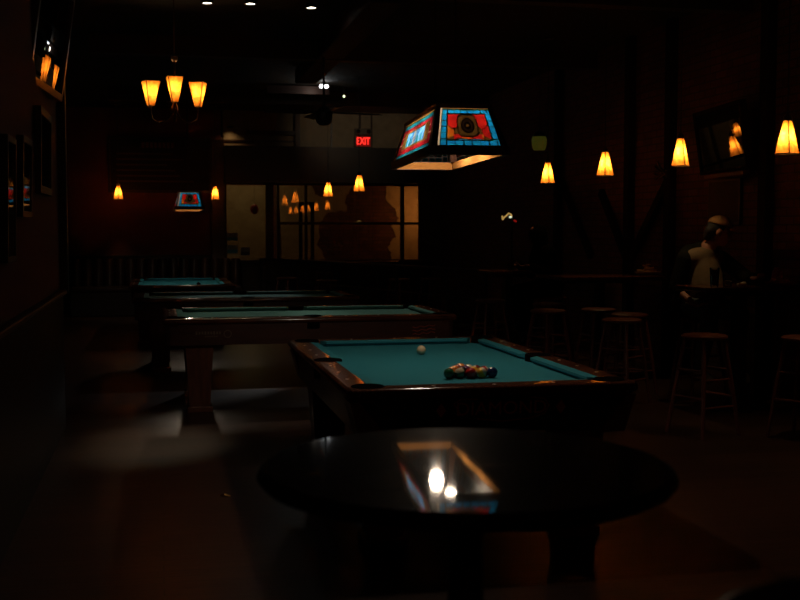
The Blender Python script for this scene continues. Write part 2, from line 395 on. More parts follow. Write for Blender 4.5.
b = MB(); b.box((3.04, CY - .9, .9), (.07, .07, 2.3)); b.box((2.80, CY - .9, .9), (.07, .07, 2.3)); b.box((2.92, CY - .9, 2.06), (.31, .07, .07)); struct(b.build('door_1', M['blackwood']), 'dark open door frame standing in the corridor')

# ------------------------------------------------------------------ pool tables
def pool_table(name, label, loc, rz, W, L, cloth, apron_m, leg_m, logo=None, taper=True, group=None):
    t = thing(name, label, 'pool table', loc, rz, group)
    RW = .125; a, c = W / 2 - RW, L / 2 - RW          # half size of the rail's inner edge
    zt = .80
    bd = MB(); bd.box((0, 0, .745), (2 * a + .02, 2 * c + .02, .04)); bd.build('bed_cloth', cloth, t)
    # wooden rails, bevelled, with pearl sights
    for s in (-1, 1):
        r = MB(); prof = [(a, zt - .07), (a, zt), (W / 2 - .026, zt)] + [(W / 2 - .024 + .024 * math.sin(k * PI / 12), zt - .024 + .024 * math.cos(k * PI / 12)) for k in range(1, 7)] + [(W / 2, zt - .034), (W / 2 - .010, zt - .046)]
        r.extrude([(s * p[0], p[1]) for p in prof], 'y', -L / 2 + .02, L / 2 - .02)
        for k in (-3, -2, -1, 1, 2, 3):
            y = k * c / 4; x = s * (a + RW / 2)
            r.add([(x - .012, y, zt + .001), (x, y - .012, zt + .001), (x + .012, y, zt + .001), (x, y + .012, zt + .001)], [(0, 1, 2, 3)], 1)
        r.build('rail', [M['mahog'], M['pearl']], t, 25)
        r = MB(); prof = [(c, zt - .07), (c, zt + .0015), (L / 2 - .026, zt + .0015)] + [(L / 2 - .024 + .024 * math.sin(k * PI / 12), zt - .0225 + .024 * math.cos(k * PI / 12)) for k in range(1, 7)] + [(L / 2, zt - .034), (L / 2 - .010, zt - .046)]
        r.extrude([(s * p[0], p[1]) for p in prof], 'x', -W / 2 + .02, W / 2 - .02)
        for k in (-1, 0, 1):
            x = k * a / 2; y = s * (c + RW / 2)
            r.add([(x - .012, y, zt + .0025), (x, y - .012, zt + .0025), (x + .012, y, zt + .0025), (x, y + .012, zt + .0025)], [(0, 1, 2, 3)], 1)
        r.build('rail', [M['mahog'], M['pearl']], t, 25)
    # six cushions with mitred ends
    N = .052; g = .075
    def cushion(p0, p1, inward):
        p0, p1, n = Vector(p0), Vector(p1), Vector(inward); d = (p1 - p0).normalized()
        def ring(p, sgn):
            q = p + d * sgn * .035
            return [(p.x, p.y, .768), (p.x, p.y, zt + .0005), (q.x + n.x * N, q.y + n.y * N, zt - .003), (q.x + n.x * N, q.y + n.y * N, zt - .016), (q.x + n.x * (N - .02), q.y + n.y * (N - .02), .766)]
        m = MB(); A, B = ring(p0, 1), ring(p1, -1); k = 5
        m.add(A + B, [tuple(range(k))[::-1], tuple(range(k, 2 * k))] + [(i, (i + 1) % k, k + (i + 1) % k, k + i) for i in range(k)])
        m.build('cushion', cloth, t)
    for s in (-1, 1):
        cushion((s * a, -c + g), (s * a, -.07), (-s, 0)); cushion((s * a, .07), (s * a, c - g), (-s, 0))
        cushion((-a + g, s * c), (a - g, s * c), (0, -s))
    # pockets: leather rim and a flat black disc painting the hole's darkness
    for px, py in [(sx * (a + .012), sy * (c + .012)) for sx in (-1, 1) for sy in (-1, 1)] + [(-a - .035, 0), (a + .035, 0)]:
        k = MB(); k.lathe([(0, zt + .0025), (.058, zt + .0025), (.074, zt + .006), (.080, zt + .002), (.080, .70), (0, .70)], 24, (px, py, 0)); k.build('pocket', M['leather'], t, True)
    # apron: four leaning panels
    zb = .575; top, bot = .03, (.055 if taper else .035)
    x1, x0, y1, y0 = W / 2 - top, W / 2 - bot, L / 2 - top, L / 2 - bot
    th = .03
    for s in (-1, 1):
        m = MB(); m.hexa([(s * x0, -y0, zb), (s * (x0 - th), -y0, zb), (s * (x0 - th), y0, zb), (s * x0, y0, zb)], [(s * x1, -y1, zt - .044), (s * (x1 - th), -y1, zt - .044), (s * (x1 - th), y1, zt - .044), (s * x1, y1, zt - .044)]); m.build('apron', apron_m, t)
        m = MB(); m.hexa([(-x0, s * y0, zb), (-x0, s * (y0 - th), zb), (x0, s * (y0 - th), zb), (x0, s * y0, zb)], [(-x1, s * y1, zt - .044), (-x1, s * (y1 - th), zt - .044), (x1, s * (y1 - th), zt - .044), (x1, s * y1, zt - .044)]); m.build('apron', apron_m, t)
    # four stout tapered legs
    for sx in (-1, 1):
        for sy in (-1, 1):
            cx, cy = sx * (W / 2 - .22), sy * (L / 2 - .30); u, v = .125, .085
            m = MB()
            m.hexa([(cx - v, cy - v, .05), (cx + v, cy - v, .05), (cx + v, cy + v, .05), (cx - v, cy + v, .05)], [(cx - u, cy - u, .72), (cx + u, cy - u, .72), (cx + u, cy + u, .72), (cx - u, cy + u, .72)])
            m.box((cx, cy, .025), (.21, .21, .05), bev=.008)
            m.build('leg', leg_m, t)
    m = MB(); m.box((0, 0, .66), (2 * a, 2 * c, .12)); m.build('slate_frame', M['blackwood'], t)
    return t

T1 = (1.54, 6.16); W8, L8 = 1.425, 2.42
t1 = pool_table('pool_table', 'nearest teal pool table, with racked balls and DIAMOND on its black apron', (*T1, 0), 0, W8, L8, M['cloth'], M['apron_black'], M['mahog_dull'], group='pool tables')
# corner posts of the near table: slanted wooden wedges at the ends of the black apron
for sx in (-1, 1):
    for sy in (-1, 1):
        m = MB(); X, Y = sx * (W8 / 2 - .012), sy * (L8 / 2 - .012)
        m.hexa([(X - sx * .05, Y - sy * .02, .56), (X - sx * .19, Y, .56), (X - sx * .19, Y - sy * .05, .56), (X - sx * .05, Y - sy * .2, .56)],
               [(X, Y, .742), (X - sx * .045, Y + sy * .006, .742), (X - sx * .045, Y - sy * .05, .742), (X, Y - sy * .2, .742)])
        m.build('corner_post', M['mahog_dull'], t1)
# DIAMOND lettering with flourish and two diamonds, on the near end
vs, fs = text_mb('DIAMOND', .092)
e = MB(); e.add([(v[0] * 1.02 - .0, v[2], v[1]) for v in vs], fs)
e.tube([(-.20, 0, -.02), (-.235, 0, .03), (-.20, 0, .052), (-.12, 0, .05)], .003, 5); e.tube([(-.12, 0, -.045), (0, 0, -.062), (.14, 0, -.052), (.215, 0, -.03), (.235, 0, .01), (.21, 0, .045), (.14, 0, .052)], .003, 5)
e = e.build('apron_lettering', M['logo'], t1); e.location = (.03, -L8 / 2 + .0375, .688); e.rotation_euler = (math.radians(8), 0, 0)
for dx in (-.265, .325):
    d = MB(); d.extrude([(-.024, 0), (0, -.036), (.024, 0), (0, .036)], 'y', -.002, .002); d = d.build('apron_diamond', M['logo'], t1); d.location = (dx, -L8 / 2 + .0375, .688); d.rotation_euler = (math.radians(8), 0, 0)

t2 = pool_table('pool_table', 'broad side-on pool table with lettered plate, second from the front', (1.265, 9.98, 0), PI / 2, 1.40, 2.50, M['cloth_grey'], M['apron_red'], M['mahog_dull'], taper=False, group='pool tables')
# lettered plate and script on its near apron (local -x side faces the camera after the quarter turn -> use +x? resolved by placing in world terms)
pl = MB()
for k in range(9): pl.box((-.975 + k * .024, 0, .012), (.015, .003, .022 if k % 3 else .028))
for k in range(6): pl.box((-.90 + k * .018, 0, -.018), (.012, .003, .010))
pl.tube([(-.72 + .03 * math.cos(2 * PI * k / 16), 0, .002 + .03 * math.sin(2 * PI * k / 16)) for k in range(16)], .004, 5, closed=True)
pl = pl.build('apron_plate', M['plate'], t2); pl.rotation_euler = (0, 0, -PI / 2); pl.location = (-.668, 0, .665)
sg = MB()
for k in range(3): sg.tube([(.86 + .20 * i / 10, 0, -.035 + k * .03 + .018 * i / 10 + .007 * math.sin(i * 1.7 + k)) for i in range(11)], .0025, 4)
sg = sg.build('apron_script', M['logo'], t2); sg.rotation_euler = (0, 0, -PI / 2); sg.location = (-.668, 0, .665)
t3 = pool_table('pool_table', 'side-on pool table standing behind the lettered one, third from the front', (.93, 12.72, 0), PI / 2, 1.40, 2.46, M['cloth_grey'], M['apron_red'], M['mahog_dull'], taper=False, group='pool tables')
t4 = pool_table('pool_table', 'farthest pool table, end-on beneath the small stained-glass lamp', (.29, 16.15, 0), 0, 1.40, 2.46, M['cloth'], M['apron_black'], M['mahog_dull'], group='pool tables')

# balls
BR = .0286
def billiard_ball(x, y, col, label, stripe=False, group='racked balls', rot=(0, 0, 0), z=.765):
    m = mat('ball_enamel', col, .12, coat=.5)
    b = MB(); b.ball((0, 0, 0), BR, 24, 0, 1 if stripe else None)
    o = b.build('billiard_ball', [m, IV], None, True); o.location = (x, y, z + BR + .0005); o.rotation_euler = rot
    tag(o, label, 'ball', group); return o
IV = mat('ivory_ball_enamel', (.62, .52, .34), .12, coat=.5)
cb = MB(); cb.ball((0, 0, 0), BR, 28); cb = cb.build('cue_ball', IV, None, True); cb.location = (1.565, 6.62, .765 + BR + .0005)
tag(cb, 'plain ivory white cue ball alone on the teal cloth', 'ball')
YE, BL, RD, PU, OR, GR, MA, BK = (.75, .42, .03), (.012, .03, .12), (.42, .02, .015), (.09, .02, .10), (.75, .20, .02), (.02, .11, .05), (.20, .015, .02), (.012, .012, .012)
rack = [
    [(GR, 0, 'dark green ball at the left end of the front row of the rack'), (GR, 1, 'green striped ball second from left in the front row of the rack'),
     (RD, 0, 'red ball in the middle of the front row of the rack'), (YE, 1, 'pale striped ball second from right in the front row of the rack'),
     (BL, 0, 'dark blue ball at the right end of the front row of the rack')],
    [(OR, 1, 'orange striped ball at the left end of the second row of the rack'), (BK, 0, 'black ball second from left in the second row of the rack'),
     (YE, 0, 'yellow ball second from right in the second row of the rack'), (RD, 1, 'red striped ball at the right end of the second row of the rack')],
    [(OR, 0, 'orange ball at the left of the three-ball row of the rack'), (PU, 0, 'purple ball in the centre of the three-ball row of the rack'), (MA, 1, 'maroon striped ball at the right of the three-ball row of the rack')],
    [(MA, 0, 'maroon ball on the left just in front of the far tip of the rack'), (BL, 1, 'blue striped ball on the right just in front of the far tip of the rack')],
    [(OR, 0, 'orange ball forming the far tip of the racked triangle')]]
for r, row in enumerate(rack):
    for k, (colr, st, lab) in enumerate(row):
        billiard_ball(1.56 + (k - (len(row) - 1) / 2) * (2 * BR + .0006), 5.49 + r * (2 * BR + .0006) * .866, colr, lab, bool(st), rot=(random.uniform(-1, 1), random.uniform(-1, 1), random.uniform(0, 6)))
billiard_ball(.515, 15.35, (.01, .01, .015), 'single dark ball on the farthest pool table near its front rail', group=None)

# ------------------------------------------------------------------ stained-glass pool-table lamps
def end_pattern(u, v):
    if u < -.93: return 'g_white'  # white strip imitates bulb light leaking past the frame
    if v > .965: return 'g_tan'  # tan band imitates the light leak along the top
    if u < -.90 or u > .97 or v < .02 or v > .945: return 'lead'
    hb = .125
    if v < hb or v > .86 or u < -.74 or u > .80:
        if v < hb or v > .86:
            q = (u + 1) * 3.7 % 1
        else: q = v * 6.2 % 1
        return 'lead' if q < .15 else 'g_blue'
    if v < hb + .028 or v > .835 or u < -.70 or u > .755: return 'lead'
    x, y = u - .03, (v - .53) * 1.18
    r = math.hypot(x, y)
    if r < .055: return 'g_brown'
    if r < .25: return 'g_dark' if .12 < r < .20 else 'lead'
    sq = (x ** 4 + (y * 1.05) ** 4) ** .25
    if sq < .335: return 'g_brown'
    if sq < .38: return 'lead'
    if v > .80 and abs(x) < .08: return 'g_blue'
    if v < .17 and abs(x) < .42: return 'g_blue' if abs(math.sin(x * 7.5)) > .35 else 'lead'
    if v < .30 and abs(x) < .50: return 'lead' if abs(v - .17 - .03 * math.sin(x * 15)) < .012 else ('g_orange' if math.sin(x * 9 + 2.2) > 0 else 'g_red')
    if v > .55 + .10 * math.sin(abs(x) * 9): return 'g_red'
    if v > .52 + .10 * math.sin(abs(x) * 9): return 'lead'
    w = abs(x) - .64
    if abs(v - .36) < .15 + .3 * w and abs(x) > .50:
        return ('g_orange' if x < 0 else 'g_red')
    if abs(abs(x) - .49) < .02 or abs(v - .24) < .015: return 'lead'
    return 'g_brown' if v < .55 else 'g_red'
def side_pattern(u, v):
    if v > .955: return 'g_tan'  # light leak under the cap, given as tan glass
    if u < -.97 or u > .97 or v < .02 or v > .935: return 'lead'
    if v > .84 or v < .115: return 'lead' if (u + 1) * 7 % 1 < .06 else 'g_blue_dim'
    if v > .825 or v < .13: return 'lead'
    x = u
    if abs(x) < .56 and .29 < v < .70:
        if abs(x) > .545 or v < .305 or v > .685: return 'lead'
        k = int((x + .56) * 9)
        if k == 4: return 'g_pale'
        return 'g_deep' if (k % 2 or v > .5) else 'g_blue_dim'
    if v < .25 or v > .73:
        q = (u + 1) * 8.5 % 1
        return 'lead' if q < .07 else 'g_red_dim'
    if abs(x) > .80: return 'lead' if abs(abs(x) - .81) < .012 else ('g_red_dim' if (v * 5 % 1) > .12 else 'g_white')
    if abs(abs(x) - .68) < .012: return 'lead'
    return 'g_tan' if x < .62 and x < 0 or v < .5 else 'g_brown'
GK = ['lead', 'g_blue', 'g_deep', 'g_red', 'g_orange', 'g_brown', 'g_white', 'g_tan', 'g_dark', 'g_red_dim', 'g_blue_dim', 'g_pale']
def glass_panel(bl, br, tl, tr, fn, nu, nv, parent):
    bl, br, tl, tr = map(Vector, (bl, br, tl, tr)); m = MB(); vs = []; fs = []; ms = []
    for j in range(nv + 1):
        for i in range(nu + 1):
            vs.append(bl.lerp(br, i / nu).lerp(tl.lerp(tr, i / nu), j / nv))
    for j in range(nv):
        for i in range(nu):
            fs.append((j * (nu + 1) + i, j * (nu + 1) + i + 1, (j + 1) * (nu + 1) + i + 1, (j + 1) * (nu + 1) + i)); ms.append(GK.index(fn(-1 + 2 * (i + .5) / nu, (j + .5) / nv)))
    m.v, m.f, m.m = vs, fs, ms
    return m.build('glass_panel', [M[k] for k in GK], parent)
def stained_lamp(label, loc, half_l=.69, half_w=.20, tl=.54, tw=.135, h=.245, ceil=CZ, rz=0, bulb='bulb'):
    """origin at the centre of the lower rim; long axis along y"""
    t = thing('stained_glass_lamp', label, 'lamp', loc, rz, 'stained-glass pool lamps')
    fh = .045
    z0, z1 = fh, h
    ix, iy, jx, jy = half_w - .012, half_l - .012, tw, tl
    i = .028
    glass_panel((-ix + i, -iy, z0), (ix - i, -iy, z0), (-jx + .016, -jy, z1 - .003), (jx - .016, -jy, z1 - .003), end_pattern, 84, 64, t)
    glass_panel((ix - i, iy, z0), (-ix + i, iy, z0), (jx - .016, jy, z1 - .003), (-jx + .016, jy, z1 - .003), end_pattern, 84, 64, t)
    glass_panel((-ix, iy - i - .05, z0), (-ix, -iy + i + .05, z0), (-jx, jy - .05, z1 - .003), (-jx, -jy + .05, z1 - .003), side_pattern, 120, 56, t)
    glass_panel((ix, -iy + i + .05, z0), (ix, iy - i - .05, z0), (jx, -jy + .05, z1 - .003), (jx, jy - .05, z1 - .003), side_pattern, 120, 56, t)
    f = MB()
    for s in (-1, 1):
        f.box((s * (half_w - .012), 0, fh / 2), (.024, 2 * half_l, fh)); f.box((0, s * (half_l - .012), fh / 2), (2 * half_w - .048, .024, fh))
    for sx in (-1, 1):
        for sy in (-1, 1):
            f.hexa([(sx * (ix + .004), sy * (iy + .004), z0 - .002), (sx * (ix - i), sy * (iy + .004), z0 - .002), (sx * (ix - i - .01), sy * (iy - i - .055), z0 - .002), (sx * (ix + .004), sy * (iy - i - .055), z0 - .002)],
                   [(sx * (jx + .004), sy * (jy + .004), z1), (sx * (jx - .018), sy * (jy + .004), z1), (sx * (jx - .02), sy * (jy - .055), z1), (sx * (jx + .004), sy * (jy - .055), z1)])
    f.box((0, 0, z1 + .006), (2 * jx + .014, 2 * jy + .014, .022))
    f.build('frame', M['lampwood'], t)
    l = MB()
    for s in (-1, 1):
        l.box((s * (half_w - .0265), 0, fh / 2), (.005, 2 * half_l - .05, fh - .004)); l.box((0, s * (half_l - .0265), fh / 2), (2 * half_w - .06, .005, fh - .004))
    l.build('lit_inner_face', M['lit_inner_face'], t)  # inner face of the frame, painted as if lit by the bulbs
    for y in (-.22, .22):
        s = MB(); s.ball((0, y, .138), (.040, .040, .046), 20); s.build('bulb', M[bulb], t, True)
        s = MB(); s.lathe([(.018, .18), (.018, z1), (0, z1)], 12, (0, y, 0)); s.build('socket', M['black'], t)
    c = MB()
    for y in (-.3, .3): c.tube([(0, y, z1 + .01), (0, y, ceil - loc[2])], .006, 6)
    c.build('hanging_rod', M['black'], t)
    return t
LZ = 1.895
stained_lamp('large red and blue stained-glass lamp hanging over the nearest pool table', (1.53, 5.93, LZ), rz=math.radians(-4))
stained_lamp('small-looking far stained-glass lamp hanging over the farthest pool table', (.40, 15.85, 1.80), bulb='bulb_dim')

# ------------------------------------------------------------------ amber pendants
def shade_mesh(hb, ht, h, inv=False):
    """square tapered shade, origin at the lower rim"""
    g, fr = MB(), MB(); b_, t_ = (ht, hb) if inv else (hb, ht)
    lo = [(-b_, -b_, 0), (b_, -b_, 0), (b_, b_, 0), (-b_, b_, 0)]; hi = [(-t_, -t_, h), (t_, -t_, h), (t_, t_, h), (-t_, t_, h)]
    for i in range(4):
        j = (i + 1) % 4; g.add([lo[i], lo[j], hi[j], hi[i]], [(0, 1, 2, 3)])
        fr.tube([lo[i], hi[i]], .0045, 5); fr.tube([lo[i], lo[j]], .004, 5); fr.tube([hi[i], hi[j]], .004, 5)
    return g, fr
def pendant_proto(label, loc, rz):
    t = thing('pendant_lamp', label, 'lamp', loc, rz, 'amber pendant lamps')
    g, fr = shade_mesh(.061, .022, .235)
    s = g.build('shade', M['mica'], t); fr.build('shade_frame', M['bronze'], t)
    c = MB(); c.lathe([(.034, .232), (.030, .262), (.012, .285), (0, .285)], 12); c.build('cap', M['bronze'], t, True)
    c = MB(); c.tube([(0, 0, .28), (0, 0, CZ - loc[2])], .0045, 6); c.build('cord', M['black'], t)
    c = MB(); c.lathe([(.055, CZ - loc[2] - .02), (.055, CZ - loc[2])], 16); c.build('canopy', M['bronze'], t)
    return t
PZ = 2.075
pend = [
    ((4.40, 7.24, PZ), .42, 'amber pendant lamp at the right edge, nearest of the row along the brick wall'),
    ((4.36, 8.83, PZ), .80, 'amber pendant lamp hanging left of the dark television'),
    ((4.38, 10.52, PZ), .38, 'amber pendant lamp over the middle bar table, third of the brick wall row'),
    ((4.43, 12.35, PZ), .62, 'farthest amber pendant lamp of the row along the brick wall'),
    ((2.80, 18.7, PZ + .02), .80, 'amber pendant lamp in front of the glazed front, left of its pair'),
    ((2.87, 16.1, PZ + .02), .55, 'amber pendant lamp in front of the glazed front, higher and right of its pair'),
    ((-.70, 20.35, PZ), .78, 'amber pendant lamp by the red back wall, left of the far stained-glass lamp'),
    ((.99, 20.25, PZ), .30, 'amber pendant lamp at the back pillar, right of the far stained-glass lamp'),
    ((4.40, 5.6, PZ), .5, 'amber pendant lamp out by the camera, seen mirrored in the glazed front'),
    ((4.40, 4.0, PZ), .5, 'amber pendant lamp out by the camera, seen mirrored in the glazed front'),
]
p0 = None
for loc, rz, lab in pend:
    if p0 is None: p0 = pendant_proto(lab, loc, rz)
    else: dup(p0, loc, rz, lab)
    point((loc[0], loc[1], loc[2] + .125), 9.0 if loc[1] < 15 else 5.5, (1, .66, .30), .025)

# chandelier with four upward shades
ch = thing('chandelier', 'small three-armed chandelier with upturned amber shades', 'lamp', (.155, 10.55, 2.62), 0)
c = MB(); c.lathe([(0, -.10), (.012, -.09), (.022, -.05), (.012, -.02), (.03, .0), (.03, .05), (.012, .08), (.010, .45), (.03, .47), (.03, .50), (0, .51)], 14); c.build('stem', M['bronze'], ch, True)
c = MB(); c.tube([(0, 0, .5), (0, 0, CZ - 2.62)], .006, 6); c.build('chain', M['bronze'], ch)
for k, (dx, dy) in enumerate(((-.215, .11), (.215, .11), (.0, -.235))):
    c = MB(); c.tube([(0, 0, .02), (dx * .30, dy * .30, -.07), (dx * .65, dy * .65, -.10), (dx * .95, dy * .95, -.06), (dx, dy, .0), (dx, dy, .055)], [.008, .007, .007, .007, .007, .009], 7); c.build('arm', M['bronze'], ch, True)
    g, fr = shade_mesh(.068, .027, .225, True)
    g.v = [Matrix.Rotation((.35, -.35, .12, .6)[k], 4, 'Z') @ v for v in g.v]; fr.v = [Matrix.Rotation((.35, -.35, .12, .6)[k], 4, 'Z') @ v for v in fr.v]
    s = g.build('shade', M['mica'], ch, loc=(dx, dy, .06)); fr.build('shade_frame', M['bronze'], s)
    R = Vector((dx, dy, 0))
    point((.155 + R.x, 10.55 + R.y, 2.62 + .06 + .14), 4.2, (1, .66, .30), .025)

# ------------------------------------------------------------------ ceiling lights
def downlight(label, loc):
    t = thing('ceiling_spotlight', label, 'light', loc, 0, 'ceiling spotlights')
    r = MB(); r.lathe([(.055, 0), (.062, -.045), (.050, -.045), (.046, -.02)], 20); r.build('housing', M['black'], t, True)
    r = MB(); r.lathe([(0, -.036), (.044, -.036), (.044, -.03), (0, -.03)], 20); r.build('lens', M['spot'], t)
    return t
DZ = CZ
for x, y, lab in ((.48, 11.0, 'left one of the three small white spotlights in the ceiling'), (.89, 10.95, 'middle one of the three small white spotlights in the ceiling'), (1.49, 11.02, 'right one of the three small white spotlights in the ceiling')):
    downlight(lab, (x, y, DZ))
spot((.89, 10.95, CZ - .06), (.9, 10.0, .8), 62, (1, .82, .62), math.radians(36), .7)
spot((1.49, 11.02, CZ - .06), (1.9, 10.0, .8), 62, (1, .82, .62), math.radians(36), .7)
spot((.48, 11.0, CZ - .06), (-.12, 8.15, 0), 190, (1, .86, .58), math.radians(18), 1.0, .09)
spot((2.42, 16.55, 3.52), (.9, 12.75, .8), 115, (.97, .97, .95), math.radians(19), .6)
tw = thing('twin_spotlight', 'bright white twin spotlight on a short stalk under the ceiling above the fan', 'light', (2.44, 16.7, 3.52))
for s in (-1, 1):
    m = MB(); m.ball((s * .035, -.02, .16), (.03, .02, .024), 14); m.build('lens', M['spotcool'], tw, True)
    m = MB(); m.lathe([(.036, 0), (.030, .05), (0, .055)], 14); hh = m.build('lamp_head', M['black'], tw, True, (s * .035, 0, .16)); hh.rotation_euler = (-PI / 2, 0, 0)
m = MB(); m.tube([(0, .02, -.08), (0, .02, CZ - 3.52)], .012, 6); m.build('stalk', M['black'], tw)
point((2.30, 16.85, 3.62), 1.2, (1, .9, .75), .03)
sm = MB(); sm.ball((0, 0, 0), (.018, .018, .022), 12); sm = sm.build('pilot_lamp', emit('pilot_glow', (.85, 1, .6), 1.6), None, True); sm.location = (2.83, 17.2, 3.60)
tag(sm, 'tiny pale green-white lamp right of the twin spotlight', 'light')
m = MB(); m.tube([(2.83, 17.2, 3.62), (2.83, 17.2, 3.74)], .008, 6); m.v = [v - Vector((2.83, 17.2, 3.60)) for v in m.v]; m.build('stalk', M['black'], sm)

# ceiling fan
fan = thing('ceiling_fan', 'dark four-bladed ceiling fan seen against the tan boards', 'fan', (1.90, 13.0, 2.78))
m = MB(); m.lathe([(0, -.03), (.05, -.025), (.085, .0), (.10, .05), (.10, .12), (.06, .17), (.02, .19), (0, .19)], 24); m.build('motor', M['black'], fan, True)
m = MB(); m.tube([(0, 0, .18), (0, 0, CZ - 2.78)], .014, 8); m.build('downrod', M['black'], fan)
for k in range(4):
    a = .12 + k * PI / 2; m = MB(); R = Matrix.Rotation(a, 3, 'Z') @ Matrix.Rotation(math.radians(11), 3, 'X')
    m.box((0, 0, 0), (.52, .13, .01), bev=.004); m.box((-.30, 0, 0), (.12, .04, .012))
    bl = m.build('blade', M['blackwood'], fan); bl.location = Matrix.Rotation(a, 3, 'Z') @ Vector((.44, 0, .12)); bl.rotation_euler = R.to_euler()

# ------------------------------------------------------------------ exit sign and emergency light
ex = thing('exit_sign', 'red lit EXIT sign on the tan boards', 'sign', (3.80, BY - .10, 3.205))
m = MB(); m.box((0, 0, 0), (.34, .05, .215), bev=.006); m.build('housing', M['plate'], ex)
m = MB(); m.box((0, -.027, 0), (.275, .006, .185)); m.build('face', M['exitplate'], ex)
vs, fs = text_mb('EXIT', .19, .002); m = MB(); m.add([(v[0] * .66, -v[2] - .033, v[1]) for v in vs], fs); m.build('letters', M['exitred'], ex)
em = thing('emergency_light', 'beige emergency light box with two dark lamp heads above the EXIT sign', 'light', (3.80, BY - .10, 3.39))
m = MB(); m.box((0, 0, 0), (.32, .08, .12), bev=.01); m.build('body', M['plate'], em)
for s in (-1, 1):
    m = MB(); m.ball((s * .10, -.06, .0), (.042, .035, .042), 14); m.build('lamp_head', M['black'], em, True)

# ------------------------------------------------------------------ round pub table and the chairs round it
rt = thing('pub_table', 'polished dark round pub table in the foreground mirroring the stained-glass lamp', 'table', (.60, 2.145, 0))
m = MB(); m.lathe([(0, 1.050), (.404, 1.050), (.404, 1.058), (.400, 1.060), (.395, 1.060), (0, 1.060)], 96); m.build('tabletop', M['tabletop'], rt, 20)
m = MB(); m.lathe([(0, 1.026), (.38, 1.024), (.410, 1.030), (.420, 1.042), (.416, 1.052), (.405, 1.0585), (.404, 1.049), (0, 1.049)], 96); m.build('edge_moulding', M['post'], rt, 30)
m = MB(); m.lathe([(.045, .06), (.04, .2), (.036, .9), (.05, .98), (.16, 1.02), (.16, 1.03), (0, 1.03)], 24); m.build('pedestal', M['black'], rt, True)
for k in range(4):
    a = k * PI / 2 + .5; m = MB(); m.tube([(0, 0, .10), (.2 * math.cos(a), .2 * math.sin(a), .07), (.30 * math.cos(a), .30 * math.sin(a), .03)], [.04, .03, .026], 8); m.build('foot', M['black'], rt, True)
def bar_chair(label, loc, rz, seat_z=.74, group='hoop-back bar chairs'):
    """local +y is the direction the sitter faces"""
    t = thing('bar_chair', label, 'chair', loc, rz, group)
    m = MB(); m.lathe([(0, seat_z - .035), (.17, seat_z - .035), (.20, seat_z - .015), (.195, seat_z), (.12, seat_z - .008), (0, seat_z - .01)], 32); m.build('seat', M['blackwood'], t, True)
    for sx in (-1, 1):
        for sy in (-1, 1):
            m = MB(); m.tube([(sx * .22, sy * .22, 0), (sx * .17, sy * .17, seat_z * .5), (sx * .12, sy * .12, seat_z - .03)], [.014, .018, .015], 8); m.build('leg', M['blackwood'], t, True)
    for z, k in ((.22, .20), (.40, .18)):
        m = MB(); m.tube([(-k, -k, z), (k, -k, z), (k, k, z), (-k, k, z)], .009, 6, closed=True); m.build('stretcher', M['blackwood'], t)
    pts = []
    for i in range(25):
        a = PI * i / 24; pts.append((-.20 * math.cos(a), -.16 - .10 * math.sin(a), seat_z - .02 + .43 * math.sin(a) ** .8))
    m = MB(); m.tube(pts, .014, 8); m.build('back_hoop', M['blackwood'], t, True)
    for i in range(5):
        x = -.12 + .06 * i; a = math.acos(max(-1, min(1, -x / .20)))
        m = MB(); m.tube([(x * .8, -.15, seat_z - .015), (x, -.16 - .10 * math.sin(a), seat_z - .02 + .43 * math.sin(a) ** .8)], .007, 6); m.build('spindle', M['blackwood'], t)
    return t
c0 = bar_chair('dark hoop-back bar chair at the lower left, beside the round table', (-.20, 1.72, 0), math.radians(-75))
dup(c0, (1.34, 1.66, 0), math.radians(66), 'dark hoop-back bar chair at the lower right corner, right of the round table')
dup(c0, (.62, 1.30, 0), math.radians(4), 'dark hoop-back bar chair tucked under the near side of the round table')

# ------------------------------------------------------------------ bar tables, stools and what stands on them
def bar_table(label, loc, w, d, z=1.06):
    t = thing('bar_table', label, 'table', loc, 0, 'bar tables')
    m = MB(); m.box((0, 0, z - .018), (w, d, .036), bev=.008); m.build('tabletop', M['mahog'], t)
    m = MB(); m.box((0, 0, (z - .04) / 2 + .02), (.09, .09, z - .06), bev=.008); m.build('post', M['blackwood'], t)
    m = MB(); m.box((0, 0, .02), (w * .6, .10, .04), bev=.01); m.box((0, 0, .021), (.10, d * .6, .042), bev=.01); m.build('base', M['black'], t)
    m = MB(); m.box((0, 0, z - .06), (w * .7, .05, .05)); m.build('bearer', M['blackwood'], t)
    return t
bar_table('nearest bar table by the brick wall, holding glasses and a basket of food', (4.80, 8.57, 0), .92, .56)
bar_table('middle bar table by the brick wall with a heap of fried food on it', (4.50, 10.92, 0), 1.12, .78)
bar_table('farthest bar table with one glass, in front of the black-clothed person', (4.02, 12.55, 0), .56, .70)
def stool(label, loc, rz):
    t = thing('bar_stool', label, 'stool', loc, rz, 'wooden bar stools')
    m = MB(); m.lathe([(0, .715), (.15, .715), (.172, .728), (.172, .742), (.155, .752), (0, .748)], 28); m.build('seat', M['stool'], t, True)
    for sx in (-1, 1):
        for sy in (-1, 1):
            m = MB(); m.tube([(sx * .185, sy * .185, 0), (sx * .145, sy * .145, .36), (sx * .10, sy * .10, .72)], [.015, .018, .016], 8); m.build('leg', M['stool'], t, True)
    for z in (.22, .42):
        k = .185 - (.185 - .10) * z / .72
        for (p, q) in (((-k, -k), (k, -k)), ((-k, k), (k, k))):
            m = MB(); m.tube([(*p, z), (*q, z)], .010, 6); m.build('stretcher', M['stool'], t)
        for (p, q) in (((-k, -k), (-k, k)), ((k, -k), (k, k))):
            m = MB(); m.tube([(*p, z + .07), (*q, z + .07)], .010, 6); m.build('stretcher', M['stool'], t)
    return t
